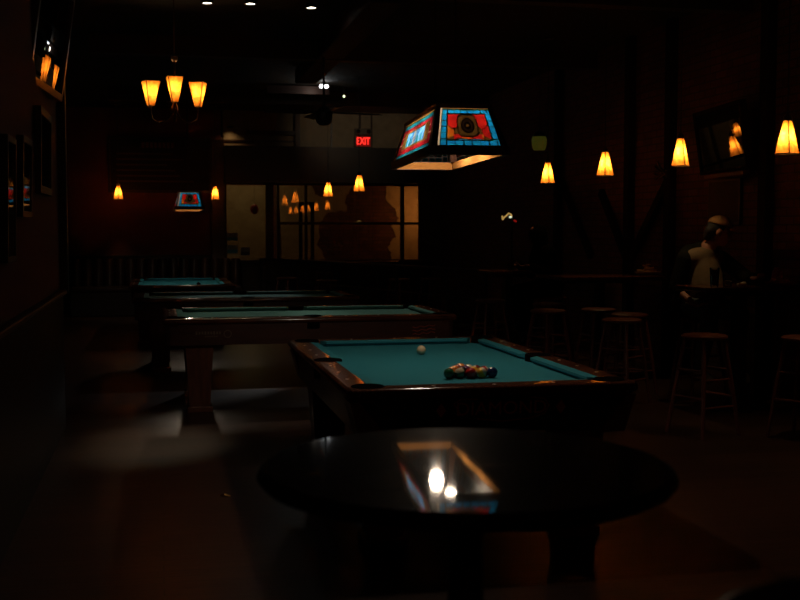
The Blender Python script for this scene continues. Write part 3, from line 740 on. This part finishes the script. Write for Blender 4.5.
stools = [((3.98, 7.62), .3, 'wooden bar stool in front of the person in the cap'),
          ((4.62, 7.30), .5, 'wooden bar stool at the right edge before the nearest bar table'),
          ((4.68, 9.06), .1, 'wooden bar stool under the person in the cap'),
          ((3.97, 9.12), .6, 'wooden bar stool just left of the person in the cap'),
          ((4.30, 9.70), .2, 'wooden bar stool between the nearest and middle bar tables'),
          ((3.72, 10.33), .4, 'wooden bar stool before the left corner of the middle bar table'),
          ((4.26, 10.36), .1, 'wooden bar stool tucked at the front of the middle bar table'),
          ((4.52, 12.42), .5, 'wooden bar stool under the black-clothed person'),
          ((3.62, 11.95), .2, 'wooden bar stool farthest left, beyond the near pool table corner'),
          ((4.06, 11.25), .7, 'wooden bar stool in front of the black-clothed person')]
s0 = None
for (x, y), rz, lab in stools:
    if s0 is None: s0 = stool(lab, (x, y, 0), rz)
    else: dup(s0, (x, y, 0), rz, lab)
def tumbler(label, loc, r=.036, h=.15, fill=.7, m_fill='beer'):
    t = thing('beer_glass', label, 'glass', loc, 0, 'drinks on the bar tables')
    m = MB(); m.lathe([(0, .002), (r * .82, .002), (r, h), (r - .003, h), (r * .78, .012), (0, .012)], 20); m.build('glass', M['tumbler'], t, True)
    m = MB(); m.lathe([(0, .013), (r * .76, .013), (r * (.76 + .18 * fill), h * fill), (0, h * fill)], 20); m.build('drink', M[m_fill], t, True)
    return t
tumbler('tall glass of dark beer by the near left edge of the nearest bar table', (4.48, 8.42, 1.06), .040, .16, .9)
tumbler('short pale tumbler between the tall beer glass and the food basket', (4.62, 8.46, 1.06), .042, .10, .5, 'white')
tumbler('single tall glass on the farthest bar table', (3.98, 12.32, 1.06), .036, .15, .8)
def basket(label, loc, heap, sauce):
    t = thing('food_basket', label, 'food', loc, 0, 'food on the bar tables')
    m = MB(); m.lathe([(0, .004), (.10, .004), (.14, .035), (.136, .035), (.097, .010), (0, .010)], 24); m.build('plate', M['redsauce'] if sauce else M['paper'], t, True)
    m = MB()
    for k in range(26):
        a, r = random.uniform(0, 2 * PI), random.uniform(0, .085); z = .02 + random.uniform(0, heap) * (1 - r / .1)
        d = Vector((random.uniform(-1, 1), random.uniform(-1, 1), random.uniform(-.3, .5))).normalized() * .03
        p = Vector((r * math.cos(a), r * math.sin(a), z + .012)); m.tube([p - d, p, p + d], [.007, .010, .007], 6)
    f = m.build('food', M['fries'], t, True); f['kind'] = 'stuff'
    return t
basket('red basket with a low heap of food on the nearest bar table', (5.08, 8.41, 1.06), .05, True)
basket('pale plate heaped with fried food at the right end of the middle bar table', (4.98, 10.80, 1.06), .10, False)
n = MB(); n.tube([(0, 0, .0), (0, 0, .03), (.005, 0, .12)], [.045, .05, .042], 14); n.tube([(.0, 0, .12), (0, 0, .15)], [.03, .02], 12)
n = n.build('sauce_jug', M['redsauce'], None, True); n.location = (5.18, 8.64, 1.061); tag(n, 'dark red squat jug behind the food basket on the nearest bar table', 'jug')
k = MB(); k.box((0, 0, .015), (.07, .05, .03), bev=.01); k.ball((.03, .01, .022), (.03, .025, .02), 10); k = k.build('crumpled_napkin', M['white'], None, True); k.location = (4.71, 8.40, 1.061); tag(k, 'crumpled pale napkin beside the short tumbler on the nearest bar table', 'napkin')

# ------------------------------------------------------------------ people
def capsule(m, p0, r0, p1, r1, seg=14):
    p0, p1 = Vector(p0), Vector(p1); d = (p1 - p0).normalized(); pts, rs = [], []
    for k in range(5): a = PI / 2 * k / 4.0; pts.append(p0 - d * r0 * math.cos(a)); rs.append(max(r0 * math.sin(a), .0008))
    for k in range(1, 5): t = k / 4; pts.append(p0.lerp(p1, t)); rs.append(r0 + (r1 - r0) * t)
    for k in range(1, 5): a = PI / 2 * k / 4; pts.append(p1 + d * r1 * math.sin(a)); rs.append(max(r1 * math.cos(a), .0008))
    m.tube(pts, rs, seg)
def fused(m, name, material, parent, voxel, smooth=6):
    o = m.build(name, material); r = o.modifiers.new('r', 'REMESH'); r.mode = 'VOXEL'; r.voxel_size = voxel
    s = o.modifiers.new('s', 'SMOOTH'); s.iterations = smooth; s.factor = .5
    bpy.context.view_layer.update()
    me = bpy.data.meshes.new_from_object(o.evaluated_get(bpy.context.evaluated_depsgraph_get()))
    me.polygons.foreach_set('use_smooth', [True] * len(me.polygons)); old = o.data; o.modifiers.clear(); o.data = me; bpy.data.meshes.remove(old)
    if parent: o.parent = parent
    return o
def hand(m, wrist, palm_dir, side_dir, curl, thumb_side):
    """palm with five unequal bent fingers"""
    w, d, s = Vector(wrist), Vector(palm_dir).normalized(), Vector(side_dir).normalized(); nrm = d.cross(s).normalized() * curl
    for k in (-1.5, -.5, .5, 1.5):
        capsule(m, w + s * k * .012, .014, w + d * .085 + s * k * .020, .0115, 10)
    for k, ln in zip((-1.5, -.5, .5, 1.5), (.060, .074, .080, .070)):
        a = w + d * .09 + s * k * .0205; b1 = a + d * ln * .5 + nrm * .010; e1 = b1 + d * ln * .34 + nrm * .026; e2 = e1 + d * ln * .16 + nrm * .022
        capsule(m, a, .0105, b1, .0098, 8); capsule(m, b1, .0098, e1, .009, 8); capsule(m, e1, .009, e2, .008, 8)
    a = w + d * .025 + s * thumb_side * .028; b1 = a + d * .035 + s * thumb_side * .030 + nrm * .012; e1 = b1 + d * .032 + s * thumb_side * .006 + nrm * .014
    capsule(m, a, .014, b1, .0115, 8); capsule(m, b1, .0115, e1, .009, 8)
def head_into(m, c, fwd):
    c, f = Vector(c), Vector(fwd).normalized(); l = Vector((0, 0, 1)).cross(f).normalized(); u = f.cross(l).normalized()
    R = Matrix((f, l, u)).transposed()
    def at(x, y, z): return c + R @ Vector((x, y, z))
    def ell(x, y, z, r):
        q = MB(); q.ball((0, 0, 0), r, 18); m.add([at(x, y, z) + R @ v for v in q.v], q.f)
    ell(-.012, 0, .025, (.098, .077, .095)); ell(.022, 0, -.035, (.072, .062, .085)); ell(.055, 0, -.088, (.035, .034, .030))
    capsule(m, at(.086, 0, .012), .010, at(.108, 0, -.028), .0145, 10)                      # nose
    for s in (-1, 1):
        ell(.075, s * .032, .018, (.020, .024, .012)); ell(.060, s * .036, -.022, (.026, .024, .020)); ell(-.005, s * .078, -.008, (.022, .012, .034))
    ell(.088, 0, -.055, (.014, .026, .007)); ell(.086, 0, -.068, (.014, .022, .008))
    return at
def person(label, loc, rz, J, tops, cap, hairlen, skin):
    t = thing('person', label, 'person', loc, rz)
    b = MB(); T, P = tops
    capsule(b, J['pelvis'], .125, J['waist'], .115); capsule(b, J['waist'], .115, J['chest'], .130); capsule(b, J['chest'], .125, J['neck0'], .075)
    capsule(b, J['neck0'], .055, J['neck1'], .052)
    at = head_into(b, J['head'], J['look'])
    for s in ('r', 'l'):
        capsule(b, J['chest2'], .10, J['sh' + s], .060); capsule(b, J['sh' + s], .055, J['el' + s], .042); capsule(b, J['el' + s], .042, J['wr' + s], .027)
        d = Vector(J['hd' + s]); hand(b, J['wr' + s], d, J['hs' + s], J['hc' + s], -1 if s == 'r' else 1)
        capsule(b, J['pelvis'], .11, J['hp' + s], .095); capsule(b, J['hp' + s], .090, J['kn' + s], .058); capsule(b, J['kn' + s], .058, J['an' + s], .038); capsule(b, J['an' + s], .036, J['to' + s], .030)
    fused(b, 'body', skin, t, .0095, 4)
    tr = MB(); capsule(tr, J['pelvis'], .140, Vector(J['pelvis']).lerp(Vector(J['waist']), .6), .130)
    for s in ('r', 'l'):
        capsule(tr, J['pelvis'], .125, J['hp' + s], .112); capsule(tr, J['hp' + s], .108, J['kn' + s], .078); capsule(tr, J['kn' + s], .078, Vector(J['kn' + s]).lerp(Vector(J['an' + s]), .93), .062)
    fused(tr, 'trousers', P, t, .014, 5)
    for s in ('r', 'l'):
        sh = MB(); a, e = Vector(J['an' + s]), Vector(J['to' + s]); capsule(sh, a + Vector((0, 0, -.02)), .050, e, .042); capsule(sh, a - (e - a) * .25 + Vector((0, 0, -.045)), .040, e + Vector((0, 0, -.012)), .042)
        fused(sh, 'shoe', M['shoe'] if cap else M['black'], t, .012, 4)
    shirt_m, jacket_m = T
    if shirt_m:
        sh = MB(); capsule(sh, Vector(J['pelvis']) + Vector((.08, 0, .06)), .165, Vector(J['waist']) + Vector((.06, 0, -.01)), .172); capsule(sh, Vector(J['waist']) + Vector((.06, 0, -.01)), .172, J['chest'], .145); capsule(sh, J['chest'], .148, Vector(J['chest']).lerp(Vector(J['neck0']), .65), .098)
        for s in ('r', 'l'): capsule(sh, J['chest2'], .115, J['sh' + s], .072)
        fused(sh, 'tee_shirt', shirt_m, t, .014, 5)
    jk = MB(); off = Vector((-.105, -.055, 0)) if shirt_m else Vector((0, 0, 0)); k = .138 if shirt_m else .150
    capsule(jk, Vector(J['pelvis']) + off, .150, Vector(J['waist']) + off, k - .008); capsule(jk, Vector(J['waist']) + off, k - .008, Vector(J['chest']) + off, k); capsule(jk, Vector(J['chest']) + off, k, Vector(J['neck0']) + off * .6 + Vector((0, 0, -.03)), .095)
    for s in ('r', 'l'):
        capsule(jk, Vector(J['chest2']) + off, .120, J['sh' + s], .080); capsule(jk, J['sh' + s], .078, J['el' + s], .062)
        if not shirt_m or s == 'l': capsule(jk, J['el' + s], .062, Vector(J['el' + s]).lerp(Vector(J['wr' + s]), .92), .045)
        else: capsule(jk, J['el' + s], .062, Vector(J['el' + s]).lerp(Vector(J['wr' + s]), .25), .055)
    fused(jk, 'jacket' if shirt_m else 'hoodie', jacket_m, t, .014, 5)
    f = Vector(J['look']).normalized(); l = Vector((0, 0, 1)).cross(f).normalized(); u = f.cross(l); R = Matrix((f, l, u)).transposed()
    hr = MB(); q = MB(); q.ball((0, 0, 0), (.100, .083, .098), 18)
    pts = [v for v in q.v]; hr.add([Vector(J['head']) + R @ (v + Vector((-.022, 0, .030))) for v in pts], q.f)
    if not cap: capsule(hr, at(.0, 0, -.005), .105, at(-.03, 0, -.12), .10)
    capsule(hr, at(-.075, .02, -.01), .05, at(-.080, 0, -.01 - hairlen), .045); capsule(hr, at(-.075, -.02, -.01), .05, at(-.080, 0, -.01 - hairlen), .045)
    fused(hr, 'hair' if cap else 'hood', M['hair'] if cap else M['blackcloth'], t, .012, 3)
    if cap:
        c = MB(); q = MB(); q.ball((0, 0, 0), (.112, .092, .096), 22); keep = [f_ for f_ in q.f if all(q.v[i].z > -.004 for i in f_)]
        c.add([at(-.010, 0, .045) + R @ v for v in q.v], keep)
        cr = c.build('cap', M['capcloth'], t, True); so = cr.modifiers.new('thick', 'SOLIDIFY'); so.thickness = .004
        br = MB(); top, bot = [], []
        n = 16
        pts = [(.060, -.074)] + [(.085 + .095 * math.cos(-PI / 2 + PI * k / n), .072 * math.sin(-PI / 2 + PI * k / n)) for k in range(n + 1)] + [(.060, .074)]
        v0 = [at(x, y, .058 - .16 * (x - .085) - 4.0 * y * y) for x, y in pts]; v1 = [p + R @ Vector((0, 0, .006)) for p in v0]; nn = len(pts)
        br.add(v0 + v1, [tuple(range(nn))[::-1], tuple(range(nn, 2 * nn))] + [(i, (i + 1) % nn, nn + (i + 1) % nn, nn + i) for i in range(nn)])
        br.build('cap_brim', M['capcloth'], t)
        bd = MB(); q = MB(); q.ball((0, 0, 0), (.008, .022, .018), 12); bd.add([at(.088, -.02, .085) + R @ v for v in q.v], q.f); bd.build('cap_badge', M['capmark'], t, True)
    return t
SZ = .75
person('person in cream peaked cap, pale tee shirt and dark jacket at nearest bar table', (4.68, 9.06, 0), math.radians(-82), dict(
    pelvis=(0, 0, SZ + .125), waist=(.04, 0, SZ + .28), chest=(.045, .0, SZ + .46), chest2=(.05, .0, SZ + .54), neck0=(.08, .02, SZ + .62), neck1=(.14, .04, SZ + .68),
    head=(.17, .07, SZ + .765), look=(.50, .80, -.26),
    shr=(.04, -.19, SZ + .52), elr=(.02, -.27, SZ + .27), wrr=(.19, -.22, SZ + .16), hdr=(1, .25, -.35), hsr=(.2, 1, .1), hcr=1,
    shl=(.04, .19, SZ + .52), ell=(.30, .28, SZ + .36), wrl=(.50, .18, SZ + .375), hdl=(1, -.2, -.10), hsl=(.2, 1, 0), hcl=1,
    hpr=(.05, -.10, SZ + .11), knr=(.40, -.17, SZ + .06), anr=(.28, -.19, .33), tor=(.43, -.20, .27),
    hpl=(.05, .10, SZ + .11), knl=(.42, .12, SZ + .06), anl=(.34, .13, .33), tol=(.49, .13, .27)),
    ((M['shirt'], M['jacket']), M['jeans']), True, .05, M['skin'])
person('person in a black hooded top, a dark silhouette seated at the farthest bar table', (4.52, 12.42, 0), math.radians(186), dict(
    pelvis=(0, 0, SZ + .125), waist=(.04, 0, SZ + .28), chest=(.10, 0, SZ + .44), chest2=(.12, 0, SZ + .52), neck0=(.15, 0, SZ + .60), neck1=(.18, 0, SZ + .65),
    head=(.20, 0, SZ + .725), look=(1, .0, -.15),
    shr=(.11, -.18, SZ + .51), elr=(.16, -.25, SZ + .26), wrr=(.36, -.16, SZ + .37), hdr=(1, .2, -.1), hsr=(.2, 1, 0), hcr=1,
    shl=(.11, .18, SZ + .51), ell=(.16, .25, SZ + .26), wrl=(.36, .16, SZ + .37), hdl=(1, -.2, -.1), hsl=(.2, 1, 0), hcl=1,
    hpr=(.05, -.10, SZ + .11), knr=(.40, -.15, SZ + .06), anr=(.32, -.16, .33), tor=(.46, -.17, .27),
    hpl=(.05, .10, SZ + .11), knl=(.40, .15, SZ + .06), anl=(.32, .16, .33), tol=(.46, .17, .27)),
    ((None, M['blackcloth']), M['blackcloth']), False, .10, M['skin_shaded'])

# ------------------------------------------------------------------ televisions, pictures, notices
def flat_panel(name, label, cat, loc, normal, w, h, frame_m, face_m, rim=.03, depth=.06, group=None, bulge=0):
    """a framed flat thing; local +z is its face normal, local x runs along its width"""
    t = thing(name, label, cat, loc, 0, group)
    n = Vector(normal).normalized(); x = Vector((0, 0, 1)).cross(n).normalized(); y = n.cross(x)
    t.rotation_euler = Matrix((x, y, n)).transposed().to_euler()
    f = MB()
    for s in (-1, 1):
        f.box((s * (w / 2 - rim / 2), 0, 0), (rim, h, depth), bev=.004); f.box((0, s * (h / 2 - rim / 2), 0), (w - 2 * rim, rim, depth), bev=.004)
    f.box((0, 0, -depth * .3), (w - rim, h - rim, depth * .3)); f.build('frame', frame_m, t)
    g = MB(); gw = w - 2 * rim
    if bulge:
        arc = [(-gw / 2 + gw * k / 48, depth * .25 + bulge * (1 - (2 * k / 48 - 1) ** 2)) for k in range(49)]
        g.extrude([(-gw / 2, 0)] + arc + [(gw / 2, 0)], 'y', -h / 2 + rim, h / 2 - rim)
    else: g.box((0, 0, depth * .25), (gw, h - 2 * rim, .006))
    g.build('screen' if cat == 'television' else 'glazed_print', face_m, t, bool(bulge))
    return t
tv = flat_panel('wall_television', 'dark wall television high on the left wall reflecting the chandelier', 'television', (-.70, 7.82, 2.83), (.99, -.086, -.145), 1.16, .76, M['cap'], M['screen'], .05, .07, bulge=.016)
m = MB(); m.box((0, 0, -.06), (.3, .3, .05)); m.build('bracket', M['black'], tv)
tv = flat_panel('wall_television', 'dark wall television on the brick wall behind the row of amber pendants', 'television', (5.20, 9.68, 2.385), (-.832, .115, -.125), 1.22, .62, M['post'], M['screen'], .035, .07)
m = MB(); m.box((0, 0, -.06), (.3, .3, .06)); m.build('bracket', M['black'], tv)
m = MB(); m.box((0, -.335, 0), (1.0, .03, .07)); m.build('speaker_bar', M['cap'], tv)
flat_panel('framed_picture', 'large dark framed picture on the left wall below the television', 'picture', (WL + .022, 7.60, 2.03), (1, 0, -.02), .72, .54, M['picframe'], M['picture'], .05, .04, 'pictures on the left wall')
flat_panel('framed_picture', 'small narrow glazed frame on the left wall mirroring a far lamp', 'picture', (WL + .022, 6.50, 1.82), (1, -.01, -.03), .42, .44, M['picframe'], M['picture'], .035, .04, 'pictures on the left wall')
flat_panel('framed_picture', 'tall framed picture at the very left edge of the view', 'picture', (WL + .022, 5.80, 1.68), (1, 0, -.02), .34, .62, M['picframe'], M['picture'], .03, .04, 'pictures on the left wall')
po = flat_panel('framed_notice', 'framed notice sheet on the brick wall above the cap', 'picture', (WR - .022, 9.86, 1.80), (-1, 0, 0), .62, .44, M['picframe'], M['noticedim'], .02, .03)
bd = flat_panel('menu_board', 'large dark board with faded red heading on the back wall', 'board', (.03, BY - .03, 2.72), (0, -1, 0), 1.86, 1.02, M['picframe'], M['slate'], .05, .05)
m = MB()
for k in range(8): m.box((-.30 + k * .075, .36, .018), (.055, .10, .004))
m.build('heading', M['chalkred'], bd)
for r in range(6):
    L = random.uniform(.9, 1.4); m = MB(); m.box((-.78 + L / 2, .20 - r * .10, .018), (L, .03, .004)); m.build('listing_row', M['chalk'], bd)
for k, (x, z, w, h, mm, lab) in enumerate(((1.33, 1.40, .20, .15, 0, 'upper white and blue notice taped to the left window pane'), (1.33, 1.17, .20, .16, 1, 'lower white and blue notice taped to the left window pane'), (1.57, 1.13, .17, .15, 2, 'small grey notice taped to the left window pane, right of the blue ones'))):
    t = thing('window_notice', lab, 'notice', (x, BY - .012, z), 0, 'notices on the window')
    m = MB(); m.box((0, 0, 0), (w, .004, h)); m.build('sheet', M['paper'], t)
    m = MB(); m.box((0, -.004, -h * .25), (w * .96, .003, h * .42)); m.build('printed_band', M['paperblue'] if mm < 2 else M['paperdark'], t)
    m = MB()
    for r in range(3): m.box((random.uniform(-.01, .01), -.004, h * (.35 - r * .15)), (w * .7, .003, h * .06))
    m.build('printed_lines', M['paperdark'], t)
rb = MB(); rb.ball((0, 0, 0), (.085, .085, .10), 20); rb.tube([(0, 0, -.10), (0, 0, -.118)], [.004, .012], 8); rb = rb.build('hanging_balloon', M['redball'], None, True); rb.location = (1.84, 22.1, 1.94)
tag(rb, 'round red balloon hanging behind the left window pane', 'balloon')
m = MB(); m.tube([(0, 0, .098), (.0, 0, 1.21)], .002, 4); m.build('string', M['black'], rb)

# green glass lantern and small ornament with its glints made to glow by the right wall
gl = thing('green_lantern', 'dim green glass lantern hanging right of the big stained-glass lamp', 'lantern', (4.90, 14.0, 2.58))
m = MB(); m.lathe([(0, 0), (.075, 0), (.095, .06), (.10, .14), (.085, .18), (0, .18)], 20); m.build('glass_body', M['greenglass'], gl, True)
m = MB(); m.lathe([(.09, .175), (.075, .22), (.02, .25), (0, .25)], 20); m.tube([(0, 0, .24), (0, 0, CZ - 2.58)], .005, 6); m.build('cap', M['bronze'], gl, True)
fs_ = thing('glinting_ornament', 'small gold and red ornament, glints given as glow, on a dark post', 'sign', (4.81, 15.0, 1.70))
m = MB(); m.tube([(-.10, 0, .03), (-.085, 0, -.03)], .012, 6); m.tube([(-.085, 0, -.01), (-.05, 0, .02), (0, 0, .065), (.03, 0, .05), (.04, 0, .02)], .012, 6); m.build('gold_glint', M['glintgold'], fs_, True)
m = MB(); m.ball((.02, -.01, .012), (.022, .02, .016), 10); m.build('white_glint', M['glintwhite'], fs_, True)
m = MB(); m.tube([(.075, 0, -.03), (.11, 0, -.055)], .014, 6); m.build('red_glint', M['glintred'], fs_, True)
m = MB(); m.tube([(.05, .02, -.06), (.05, .02, -1.70)], .018, 8); m.lathe([(.12, -1.70), (.12, -1.67), (.02, -1.66)], 16, (.05, .02, 0)); m.build('post', M['black'], fs_)
m = MB(); m.tube([(-.09, .02, -.005), (.0, .02, -.01), (.11, .02, -.05)], .006, 5); m.build('holder', M['black'], fs_)
an = thing('wall_hook', 'small branching brass hook on the brick wall left of a pendant', 'hook', (WR - .10, 11.0, 2.13))
m = MB()
for a in (2.6, 3.3, 3.9, 2.1): m.tube([(0, 0, 0), (-.04, .10 * math.cos(a) * -1, .08 * math.sin(a)), (-.05, .16 * math.cos(a) * -1, .12 * math.sin(a) + .02)], .012, 6)
m.build('branches', M['brass'], an, True)
m = MB(); m.box((.03, 0, 0), (.06, .05, .07), bev=.008); m.build('backplate', M['bronze'], an)

# ------------------------------------------------------------------ back of the room: booth, railing, small tables
bo = thing('booth_bench', 'long brown channel-backed booth bench along the red back wall', 'bench', (-.05, 20.55, 0))
m = MB(); m.box((0, -.02, .22), (3.0, .55, .44), bev=.02); m.build('plinth', M['wainscot'], bo)
m = MB(); m.box((0, -.03, .47), (3.0, .58, .10), bev=.04); m.build('seat', M['vinyl'], bo)
m = MB()
for k in range(16): m.tube([(-1.42 + k * .19, .22, .50), (-1.42 + k * .19, .24, .75), (-1.42 + k * .19, .27, 1.0)], [.085, .095, .08], 12)
m.build('channelled_back', M['vinyl'], bo, True)
rl = thing('iron_railing', 'black iron railing curving in front of the glazed front', 'railing', (0, 0, 0))
path = [(1.80, 20.4), (2.35, 19.2), (3.00, 17.6), (3.45, 16.2), (3.85, 14.8), (4.15, 13.9)]
m = MB(); m.tube([(x, y, 1.0) for x, y in path], .02, 8); m.build('handrail', M['iron'], rl, True)
m = MB(); m.tube([(x, y, .62) for x, y in path], .012, 6); m.tube([(x, y, .25) for x, y in path], .012, 6); m.build('lower_rail', M['iron'], rl, True)
for x, y in path:
    m = MB(); m.tube([(x, y, 0), (x, y, 1.0)], .022, 8); m.build('post', M['iron'], rl)
def small_table(label, loc):
    t = thing('bistro_table', label, 'table', loc, 0, 'small tables by the glazed front')
    m = MB(); m.lathe([(0, .975), (.33, .975), (.35, .985), (.35, 1.0), (0, 1.005)], 32); m.build('tabletop', M['mahog'], t, True)
    m = MB(); m.lathe([(.24, 0), (.22, .03), (.04, .06), (.035, .8), (.08, .9), (.20, .97), (0, .972)], 20); m.build('pedestal', M['black'], t, True)
    return t
small_table('left round table behind the railing by the glazed front', (3.05, 19.6, 0))
small_table('right round table behind the railing by the glazed front', (3.65, 18.6, 0))
for x, y, lab in ((2.05, 18.3, 'lit stool left of the railing, before the glazed front'), (2.55, 17.2, 'stool standing close in front of the railing'), (3.75, 17.4, 'stool behind the railing near its right end'), (4.30, 17.5, 'stool behind the railing farthest right'), (2.95, 20.2, 'stool at the far left round table by the glazed front')):
    dup(s0, (x, y, 0), random.uniform(0, 1.5), lab)
fo = MB()
for i, (x, y) in enumerate(((0, 0), (.012, -.014), (.03, -.03), (.02, -.022))): fo.box((x, y, .006 + .003 * (i % 2)), (.030, .012, .004), R=Matrix.Rotation(-.8 + .3 * i, 3, 'Z') @ Matrix.Rotation(-.2 + .3 * i, 3, 'X') @ Matrix.Rotation(-.3 + .25 * i, 3, 'Y'))
fo = fo.build('glint_scrap', M['foil'], None); fo.location = (.335, 6.40, .0); tag(fo, 'shiny scrap added for glints on the dark floor left of the near pool table', 'scrap')  # stand-in shaped to catch light as glints

# ------------------------------------------------------------------ light
point((5.5, 22.75, 2.0), 10.5, (1, .36, .08), .1)
point((1.7, 22.4, 2.75), 4.4, (1, .74, .34), .12)
spot((1.30, BY - .17, 3.39), (1.30, BY + .02, 2.9), 1.5, (1, .62, .26), math.radians(120), 1.0, .05)
rf = thing('wall_washer', 'small dark wall-washer lamp glowing over the back pillar', 'light', (1.30, BY - .17, 3.42))
m = MB(); m.lathe([(.0, .02), (.06, .02), (.06, .0), (.05, -.012)], 16); m.tube([(0, 0, .01), (0, .17, .01)], .012, 6); m.build('housing', M['black'], rf)
m = MB(); m.lathe([(0, -.004), (.045, -.004), (.045, .0), (0, .0)], 16); m.build('lens', emit('warm_lens', (1, .7, .35), 1.2), rf)
spot((3.4, 18.5, 3.6), (3.7, 21, 3.35), 10, (1, .80, .55), math.radians(70), .8)
point((.5, -1.6, 2.6), 5, (1, .42, .22), .1)  # unseen reddish fill added behind the camera to lift the apron lettering
w = bpy.data.worlds.new('dark'); w.use_nodes = True; w.node_tree.nodes['Background'].inputs[0].default_value = (0, 0, 0, 1); w.node_tree.nodes['Background'].inputs[1].default_value = 0
sc.world = w

# ------------------------------------------------------------------ camera and colour
cam = bpy.data.cameras.new('camera'); co = bpy.data.objects.new('camera', cam); COL.objects.link(co); sc.camera = co
cam.lens = 50; cam.sensor_width = 36; cam.clip_end = 100
co.location = (0, 0, 1.53)
yaw, pit = math.radians(12.2), math.atan(70 / 1111)
d = Vector((math.sin(yaw) * math.cos(pit), math.cos(yaw) * math.cos(pit), -math.sin(pit)))
co.rotation_euler = d.to_track_quat('-Z', 'Y').to_euler()
cam.dof.use_dof = True; cam.dof.focus_distance = 7.5; cam.dof.aperture_fstop = 4.0
sc.view_settings.view_transform = 'Standard'; sc.view_settings.look = 'None'; sc.view_settings.gamma = 1; sc.view_settings.use_curve_mapping = False
sc.view_settings.exposure = 0.0
cy = sc.cycles
cy.use_denoising = True; cy.max_bounces = 6; cy.diffuse_bounces = 3; cy.glossy_bounces = 3; cy.transmission_bounces = 5; cy.transparent_max_bounces = 12
cy.sample_clamp_indirect = 3.0; cy.caustics_reflective = False; cy.caustics_refractive = False
